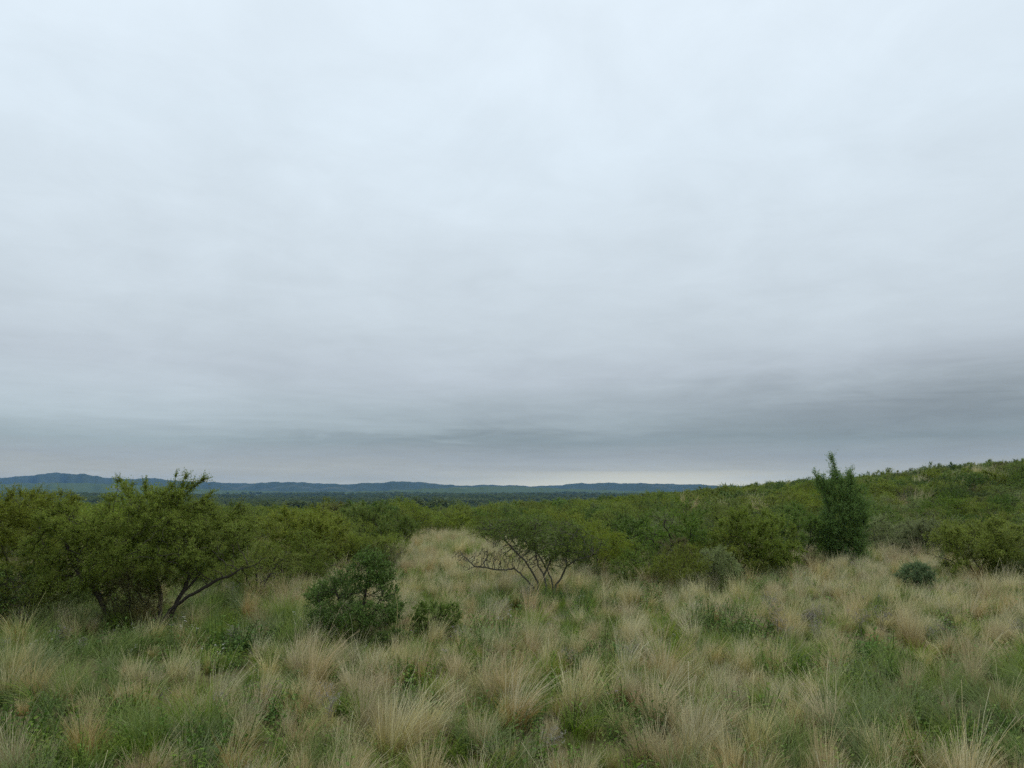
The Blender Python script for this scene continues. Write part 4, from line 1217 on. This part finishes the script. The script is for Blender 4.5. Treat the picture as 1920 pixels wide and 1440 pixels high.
weeds = [dry_weed(np.random.default_rng(550), .42), dry_weed(np.random.default_rng(551), .36), dry_weed(np.random.default_rng(552), .5)]

# patches where the greens win: centre pixel -> a place on the ground, half sizes in metres
def patch(px, py, a, b):
    p = on_ground(px, py)
    return (p[0], p[1], a, b)
GREEN = [patch(1750, 1390, 1.5, 1.1), patch(1880, 1320, 1.1, 1.4), patch(1600, 1300, .7, .5), patch(60, 1250, 1.3, 1.4), patch(20, 1330, .8, .8), patch(455, 1220, .95, .9), patch(420, 1150, 1.3, 1.6), patch(1110, 1112, 1.5, .7),
         patch(1180, 1128, 1.0, .5), patch(845, 1040, 1.3, 2.2), patch(1415, 1112, .7, .5), patch(330, 1380, .8, .6), patch(150, 1180, 1.5, 1.0), patch(900, 1010, 2.5, 2.0), patch(1500, 1420, .8, .5), patch(560, 1160, .9, 1.2), patch(960, 1070, 1.6, .6)]
HERB = [patch(60, 1415, .55, .4), patch(460, 1225, .8, .6), patch(510, 1350, .35, .5), patch(775, 1300, .35, .5), patch(800, 1370, .3, .25), patch(965, 1265, .35, .4), patch(1110, 1255, .5, .6), patch(1050, 1320, .4, .4), patch(1130, 1340, .4, .3),
        patch(1530, 1290, .55, .4), patch(1600, 1320, .4, .35), patch(1185, 1128, .5, .3), patch(1330, 1180, .8, .6), patch(1380, 1200, .8, .5), patch(1415, 1112, .5, .3), patch(1690, 1405, .5, .35), patch(1850, 1400, .7, .4), patch(910, 1210, .5, .5), patch(690, 1190, .4, .5),
        patch(1210, 1370, .4, .3), patch(390, 1430, .4, .3), patch(210, 1350, .35, .3), patch(820, 1200, .4, .4), patch(1620, 1245, .6, .3), patch(1000, 1200, .4, .4), patch(1400, 1370, .3, .3)]
WEED = [patch(300, 1310, .55, .45), patch(440, 1345, .45, .4), patch(950, 1150, .8, .7), patch(1550, 1190, .8, .7), patch(1420, 1165, .6, .5), patch(1500, 1210, .5, .4), patch(1860, 1215, .7, .4), patch(940, 1090, .8, .6)]
def field(ps, x, y):
    v = np.zeros_like(x)
    for cx, cy, a, b in ps:
        v = np.maximum(v, np.exp(-(((x - cx) / a) ** 2 + ((y - cy) / b) ** 2) ** 1.5))
    return v

def spots(density, ymin, ymax, seed, lim=1080):
    """jittered points over the meadow wedge; density per square metre"""
    r = np.random.default_rng(seed)
    c = 1.0 / math.sqrt(density)
    xs = np.arange(-ymax * .80 - 4, ymax * .80 + 4, c); ys = np.arange(ymin, ymax, c)
    x, y = np.meshgrid(xs, ys)
    x = x.ravel() + r.uniform(-.6, .6, x.size) * c; y = y.ravel() + r.uniform(-.6, .6, y.size) * c
    k = np.abs(F * x / np.maximum(y, 1)) < lim + F * 3.5 / np.maximum(y, 1)
    return x[k], y[k], r

bushes_xy = np.array([[h.x, h.y] for h in hand])
def clear_of_feet(x, y, rad):
    d = np.hypot(x[:, None] - bushes_xy[None, :, 0], y[:, None] - bushes_xy[None, :, 1]).min(1)
    return d > rad

TUFTS = {'straw': [], 'green': [], 'herb': [], 'weed': []}      # rows: x, y, rz, scale, variant, tiltx, tilty
def sow(kind, x, y, r, smin, smax, pick):
    n = len(x)
    s = r.uniform(smin, smax, n)
    TUFTS[kind].append(np.stack([x, y, r.normal(0, .85, n), s, pick(n), r.normal(0, .15, n), r.normal(0, .15, n)], -1))

for dens, y0, y1, sd, sm in ((15.0, 4.5, 13.0, 61, 1.0), (8.5, 13.0, 26.0, 62, 1.1), (3.6, 26.0, 62.0, 63, 1.35)):
    x, y, r = spots(dens, y0, y1, sd)
    px = 960 + F * x / y
    lim = np.interp(px, CLR_PX, CLR_Y)
    g = field(GREEN, x, y); h = field(HERB, x, y)
    nz = lattice_noise(x, y, 71, 2.2)
    p = (0.84 - .36 * g - .74 * h) * np.where(nz > .5, .35, 1.0) * np.where(y < 13, .66, 1.0)
    p = np.where(y > lim, p * np.clip(1 - (y - lim) / 7.0, .10, 1), p)
    p = np.where((px < 470) & (y > 11.5), p * .35, p)            # the left trees shade out the straw
    k = (r.random(len(x)) < p) & clear_of_feet(x, y, .28)
    sow('straw', x[k], y[k], r, .34 * sm, .86 * sm, lambda n: r.integers(0, len(straw), n))

for dens, y0, y1, sd, sm in ((16.0, 4.5, 13.0, 64, 1.0), (10.0, 13.0, 24.0, 65, 1.1), (3.0, 24.0, 60.0, 66, 1.5)):
    x, y, r = spots(dens, y0, y1, sd)
    px = 960 + F * x / y
    g = field(GREEN, x, y); h = field(HERB, x, y)
    nz = lattice_noise(x, y, 72, 1.6)
    p = np.clip(.34 + .28 * g - .35 * h + .22 * (nz > .5), 0, 1)
    lim = np.interp(px, CLR_PX, CLR_Y)
    p = np.where(y > lim, p * np.clip(1 - (y - lim) / 12.0, .25, 1), p)
    k = r.random(len(x)) < p
    x, y, g = x[k], y[k], g[k]
    v = r.integers(0, 6, len(x))
    lo = (r.random(len(x)) < .75 * g)
    v = np.where(lo, 6 + r.integers(0, 3, len(x)), v)
    s = r.uniform(.6, 1.15, len(x)) * sm
    TUFTS['green'].append(np.stack([x, y, r.normal(0, .6, len(x)), s, v, r.normal(0, .07, len(x)), r.normal(0, .07, len(x))], -1))

for dens, y0, y1, sd, sm in ((12.0, 4.5, 13.0, 67, 1.0), (9.0, 13.0, 26.0, 68, 1.1)):
    x, y, r = spots(dens, y0, y1, sd)
    h = field(HERB, x, y)
    nz = lattice_noise(x, y, 74, 1.1)
    p = np.clip(.95 * h + .20 + .45 * (nz > .55), 0, 1)
    px = 960 + F * x / y
    k = (r.random(len(x)) < p) & (y < np.interp(px, CLR_PX, CLR_Y) + 1)
    n = int(k.sum())
    v = r.choice(6, n, p=[.28, .25, .22, .21, .025, .015])
    TUFTS['herb'].append(np.stack([x[k], y[k], r.uniform(0, 6.28, n), r.uniform(.7, 1.4, n) * sm * (1 + .25 * h[k]), v, r.normal(0, .16, n), r.normal(0, .16, n)], -1))

x, y, r = spots(4.0, 5.0, 24.0, 69)
w_ = field(WEED, x, y)
k = (r.random(len(x)) < np.clip(.9 * w_ + .035, 0, 1)) & clear_of_feet(x, y, .3)
TUFTS['weed'].append(np.stack([x[k], y[k], r.uniform(0, 6.28, k.sum()), r.uniform(.7, 1.15, k.sum()), r.integers(0, 3, k.sum()), r.normal(0, .08, k.sum()), r.normal(0, .08, k.sum())], -1))

# tall dry grass in the openings of the hillside
x, y, r = spots(0.40, 62.0, 190.0, 90)
px = 960 + F * x / y
k = (px > 1250) & (lattice_noise(x, y, 9, 9.0) > 0.78 - .25 * ((px > 1720) & (y > 95) & (y < 160))) & (y < np.interp(px, RID_PX, RID_D) + 4)
sow('straw', x[k], y[k], r, 1.7, 2.9, lambda n: r.integers(0, len(straw), n))

# a few tufts the eye picks out, at their own places: pixel foot, size, variant
SPECIAL = [(590, 1300, 1.12, 2, 'big pale straw tussock with windswept plume in front of the dark rounded bush'),
           (740, 1437, 1.1, 2, 'thick golden tussock at the bottom edge left of the middle'),
           (690, 1385, 1.0, 7, 'tall thin straw tussock just behind the thick golden one at the bottom edge'),
           (1250, 1290, 1.0, 4, 'russet tussock blown flat to the right in the middle of the meadow'),
           (1235, 1375, 1.0, 2, 'dense golden tussock right of the middle herbs'),
           (1105, 1345, .85, 2, 'pale plume tussock beside the dark green herb clump in the middle'),
           (1550, 1385, 1.1, 5, 'long straw tussock leaning left on the right side of the meadow'),
           (330, 1290, .95, 0, 'straw tussock in front of the big thorn tree trunks'),
           (1310, 1425, 1.05, 0, 'brown gold tussock at the bottom edge right of the middle'),
           (925, 1325, .85, 3, 'upright pale tussock left of the middle herb clumps')]
mS = [(mesh_np('blades', b), mesh_np('seed_heads', s)) for b, s in straw]
mG = [mesh_np('green_tuft', g) for g in greens + longs]
mH = [mesh_np('leafy_herb', h) for h in herbs]
mW = [mesh_np('dry_weed', w) for w in weeds]
for px, py, s, v, lab in SPECIAL:
    p = on_ground(px, py)
    root = bpy.data.objects.new('grass_tussock', None); COL.objects.link(root)
    link('blades', mS[v][0], root); link('seed_heads', mS[v][1], root)
    root.location = (p[0], p[1], p[2]); root.scale = (s, s, s)
    tag(root, lab, 'grass tussock')

def front_rows(rows, n):
    px = 960 + F * rows[:, 0] / rows[:, 1]
    d = 2.6 / rows[:, 1] * F + 918
    vis = (np.abs(px - 960) < 985) & (d < 1480)
    o = np.argsort(np.where(vis, rows[:, 1] / rows[:, 3], 1e9))
    m_ = np.zeros(len(rows), dtype=bool)
    m_[o[:n]] = vis[o[:n]]
    return m_

MARKS += [(590, 9.9, 'the big windswept tussock'), (740, 7.25, 'the thick golden tussock'), (1250, 10.1, 'the flat blown russet tussock'), (1235, 8.2, 'the dense golden tussock'), (1550, 8.05, 'the long left leaning tussock'),
          (330, 10.1, 'the tussock below the big tree'), (1310, 7.4, 'the brown gold tussock'), (925, 9.2, 'the upright pale tussock'), (690, 8.0, 'the tall thin tussock'), (1105, 8.8, 'the pale plume tussock'),
          (300, 9.6, 'the grey dry weeds'), (455, 12.2, 'the bright herb patch'), (60, 7.5, 'the corner herb patch'), (1750, 8.0, 'the long green grass patch')]
STRAW_LOOK = ['wind swept straw tussock', 'short straw tussock', 'full pale plumed tussock', 'upright straw tussock', 'straw tussock bent flat', 'left leaning straw tussock', 'thin small straw tussock', 'thin long straw tussock', 'flattened straw tussock', 'sprawling short straw tussock', 'feathery upright straw tussock', 'ragged left bent straw tussock']
GREEN_LOOK = ['green grass tuft'] * 3 + ['grey green grass tuft'] * 2 + ['drooping green grass tuft', 'long grey green grass tuft', 'long grey green grass tuft', 'long green grass tuft']
HERB_LOOK = ['bright green leafy herb', 'dark green leafy herb', 'low bright green leafy herb', 'narrow leaved green herb', 'white flowered herb', 'mauve flowered herb']
WEED_LOOK = ['dry grey branching weed'] * 3
made = {}
for kd, nm, cat, LK, cnt in (('straw', 'grass_tussock', 'grass tussock', STRAW_LOOK, 170), ('green', 'grass_tuft', 'grass tuft', GREEN_LOOK, 90), ('herb', 'leafy_herb', 'herb', HERB_LOOK, 110), ('weed', 'dry_weed', 'weed', WEED_LOOK, 50)):
    rows = np.concatenate(TUFTS[kd])
    m_ = front_rows(rows, cnt)
    zz = ground_z(rows[:, 0], rows[:, 1])
    for i in np.where(m_)[0]:
        x_, y_, r_, s_, v_, tx, ty = rows[i]
        v_ = int(v_)
        key = (kd, v_)
        if key in made:
            o = made[key].copy(); COL.objects.link(o)
            for ch in made[key].children:
                c = ch.copy(); COL.objects.link(c); c.parent = o
        else:
            if kd == 'straw':
                o = bpy.data.objects.new(nm, None); COL.objects.link(o)
                link('blades', mS[v_][0], o); link('seed_heads', mS[v_][1], o)
            else:
                o = link(nm, dict(green=mG, herb=mH, weed=mW)[kd][v_])
            made[key] = o
        o.location = (x_, y_, zz[i]); o.rotation_euler = (tx, ty, r_); o.scale = tuple(s_ * RNG.uniform(.8, 1.25, 3))
        wh = whereabouts(960 + F * x_ / y_, y_)
        tag(o, '%s%s %s' % (size_word(s_), LK[v_], wh), cat, {'straw': 'straw grass tussocks', 'green': 'green grass tufts', 'herb': 'leafy herbs', 'weed': 'dry weeds'}[kd] + ' ' + wh)
    b = ~m_
    n = int(b.sum())
    ms = {'straw': [mesh_np('dry_grass', bb + ss) for bb, ss in straw], 'green': mG, 'herb': mH, 'weed': mW}[kd]
    scatter({'straw': 'dry_grass', 'green': 'grass', 'herb': 'undergrowth', 'weed': 'weeds'}[kd], ms, np.stack([rows[b, 0], rows[b, 1], zz[b]], -1),
            np.stack([rows[b, 5], rows[b, 6], rows[b, 2]], -1), rows[b, 3:4] * RNG.uniform(.75, 1.3, (n, 3)), rows[b, 4].astype(int))

# ---------------------------------------------------------------- the air
hz = bpy.data.meshes.new('haze')
x0, x1, y0, y1, z0, z1 = -12600, 12600, -12600, 12600, -52.0, 190.0
hz.from_pydata([(x0, y0, z0), (x1, y0, z0), (x1, y1, z0), (x0, y1, z0), (x0, y0, z1), (x1, y0, z1), (x1, y1, z1), (x0, y1, z1)], [],
               [(0, 3, 2, 1), (4, 5, 6, 7), (0, 1, 5, 4), (1, 2, 6, 5), (2, 3, 7, 6), (3, 0, 4, 7)])
m, N = new_mat('haze')
ho = N.n('ShaderNodeOutputMaterial')
pv = N.n('ShaderNodeVolumePrincipled')
pv.inputs['Color'].default_value = (0.20, 0.43, 0.86, 1)
pv.inputs['Density'].default_value = 4.8e-5
N.l(pv.outputs[0], ho.inputs['Volume'])
hz.materials.append(m)
tag(link('haze', hz), kind='stuff')
